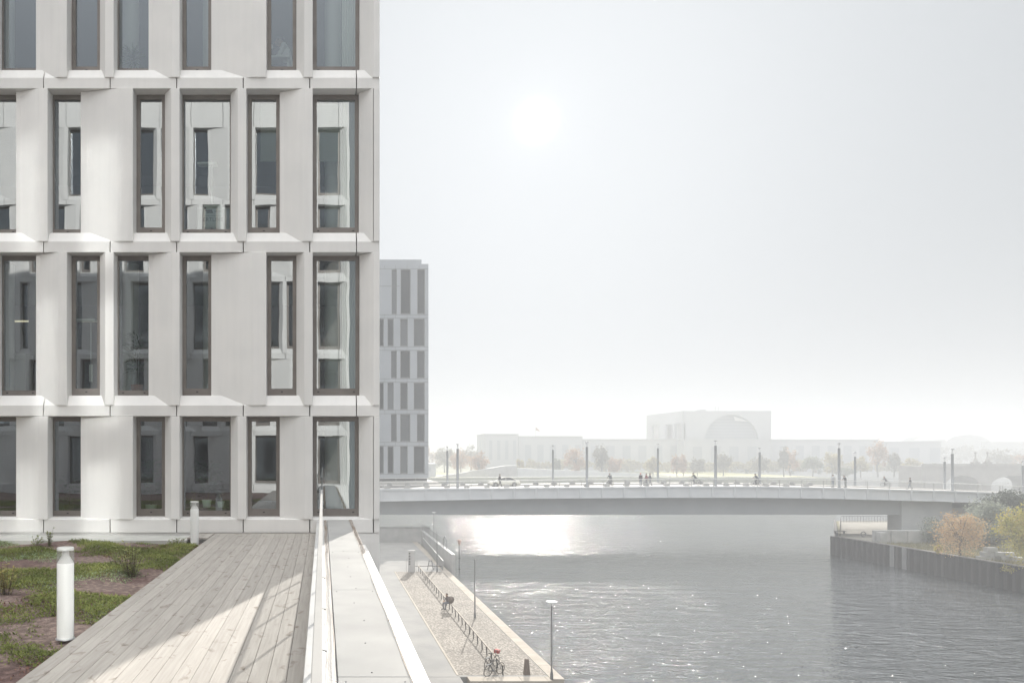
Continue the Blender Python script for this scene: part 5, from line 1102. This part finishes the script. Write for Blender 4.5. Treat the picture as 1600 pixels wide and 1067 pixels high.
# trees on the far side
Y1 = [(.30, .27, .12), (.40, .34, .15), (.34, .25, .12)]; G1 = [(.10, .12, .07), (.16, .18, .10), (.22, .22, .13)]; O1 = [(.34, .2, .12), (.42, .26, .15), (.28, .22, .13)]; B1 = [(.14, .13, .09), (.2, .18, .12)]
ft = [(1372, 690, 24, 742, 250, O1, 'tall rounded brown-orange tree left of the arch bridge'), (1345, 712, 20, 745, 246, Y1, 'yellow tree below the tall rounded one'), (1455, 722, 30, 752, 250, G1, 'broad green-yellow tree just left of the stone arches'),
      (1425, 716, 22, 745, 265, Y1, 'pale yellow-green tree between two lamps on the right'), (1397, 705, 18, 742, 270, B1, 'brownish tree right of the tall rounded one'), (1320, 730, 26, 748, 240, G1, 'low green shrubbery tree below the first far right lamp'),
      (940, 689, 22, 740, 330, B1, 'round grey-green tree in front of the long wing'), (900, 700, 30, 742, 330, O1, 'wide pale orange tree right of the long block'), (1058, 708, 16, 738, 330, O1, 'reddish tree left of the middle lamp'), (1068, 712, 10, 738, 325, O1, 'narrow pale orange tree beside the reddish one'),
      (1020, 714, 18, 740, 330, Y1, 'pale yellow tree behind the pedestrians'), (1130, 708, 22, 738, 335, B1, 'greyish tree in front of the arc glazing'), (1185, 712, 24, 738, 335, B1, 'wide low grey tree below the cube corner'), (1235, 703, 20, 737, 335, O1, 'orange-tinted tree right of the cube'),
      (1225, 700, 14, 737, 345, B1, 'darker tree behind the orange-tinted one'), (1270, 712, 26, 738, 340, G1, 'broad hazy green tree in front of the right wing'), (1300, 706, 24, 738, 345, Y1, 'hazy yellowish tree in front of the right wing'), (870, 716, 10, 740, 300, G1, 'small conical green tree beside the second far lamp'),
      (812, 716, 10, 735, 320, Y1, 'small yellow tree beside the pale block'), (748, 706, 26, 738, 350, O1, 'rusty tree at the left end of the complex'), (720, 702, 30, 738, 380, O1, 'hazy reddish tree near the first lamps'), (695, 697, 34, 735, 420, B1, 'faint tall tree right of the tower'), (736, 697, 30, 732, 430, B1, 'faint tree behind the reddish one'),
      (1090, 716, 20, 739, 320, B1, 'low grey tree between the cyclist and the middle lamp'), (960, 712, 20, 741, 310, O1, 'low orange tree below the round grey-green one'), (1570, 700, 40, 727, 420, B1, 'hazy tree mass above the arch bridge'), (1600, 708, 24, 728, 400, O1, 'faint orange tree at the far right edge')]
for i, (pc, yt, wpx, yb, Y, cols, lab) in enumerate(ft):
    s_ = F / Y; Y = max(Y, 345) + (Y % 7) * 2; zb = -8.6; s_ = F / Y; h = pz(yt, Y) - zb; w = wpx / s_ * .62
    tree('distant_tree', lab, 'tree', (px(pc, Y), Y, zb), h, (w, w, max(h * .42, 1)), cols, 1500, .42, 100 + i, clumps=30)
# tiny street furniture and walkers on the lawn
for i, (p_, yb, lab) in enumerate([(1165, 745, 'small grey bush-like dot on the lawn, left of three'), (1236, 746, 'small grey bush on the lawn below the wing'), (1281, 743, 'roundish grey bush on the lawn near the three people')]):
    tree('shrub', lab, 'shrub', (px(p_, 400), 400, -8.5), 2.2, (1.8, 1.5, 1.2), DG, 250, .3, 300 + i, clumps=8)

def wood_mass(lab, p0, p1, Y, yt, n, seed, cols):
    r = np.random.default_rng(seed); V = []; x = px(p0, Y)
    while x < px(p1, Y): 
        h = (pz(yt, Y) + 8.5) * r.uniform(.75, 1.05); V.append(leafball((x, Y + r.uniform(-8, 8), -8.5 + h * .55), (h * r.uniform(.4, .7), h * .5, h * .48), n, .9, r, clumps=14)); x += h * .6
    tag(fast_mesh('far_woods', np.concatenate(V), 0, 4, leafmat('far woods', cols)), lab, 'trees', kind='stuff')
wood_mass('hazy belt of trees along the right skyline behind the arch bridge', 1375, 1640, 620, 694, 420, 51, B1)
wood_mass('faint belt of trees on the left skyline between the tower and the complex', 640, 748, 560, 697, 420, 52, O1)
wood_mass('low hazy belt of park trees and shrubs in front of the government complex', 815, 1430, 428, 719, 260, 53, Y1)
# ================================================================ HAZE
hz = MB().box(-1490, 1790, -60, 1850, -18, 40).build('haze', bpy.data.materials.new('haze air')); tag(hz, 'thin pale morning haze over the river', 'haze', kind='stuff')
hm = hz.data.materials[0]; hm.use_nodes = True; t = hm.node_tree; t.nodes.clear(); o_ = t.nodes.new('ShaderNodeOutputMaterial'); v_ = t.nodes.new('ShaderNodeVolumePrincipled')
v_.inputs['Color'].default_value = HAZE_C; v_.inputs['Density'].default_value = HAZE_D; v_.inputs['Anisotropy'].default_value = .1; t.links.new(v_.outputs[0], o_.inputs['Volume'])
hz.display_type = 'WIRE'
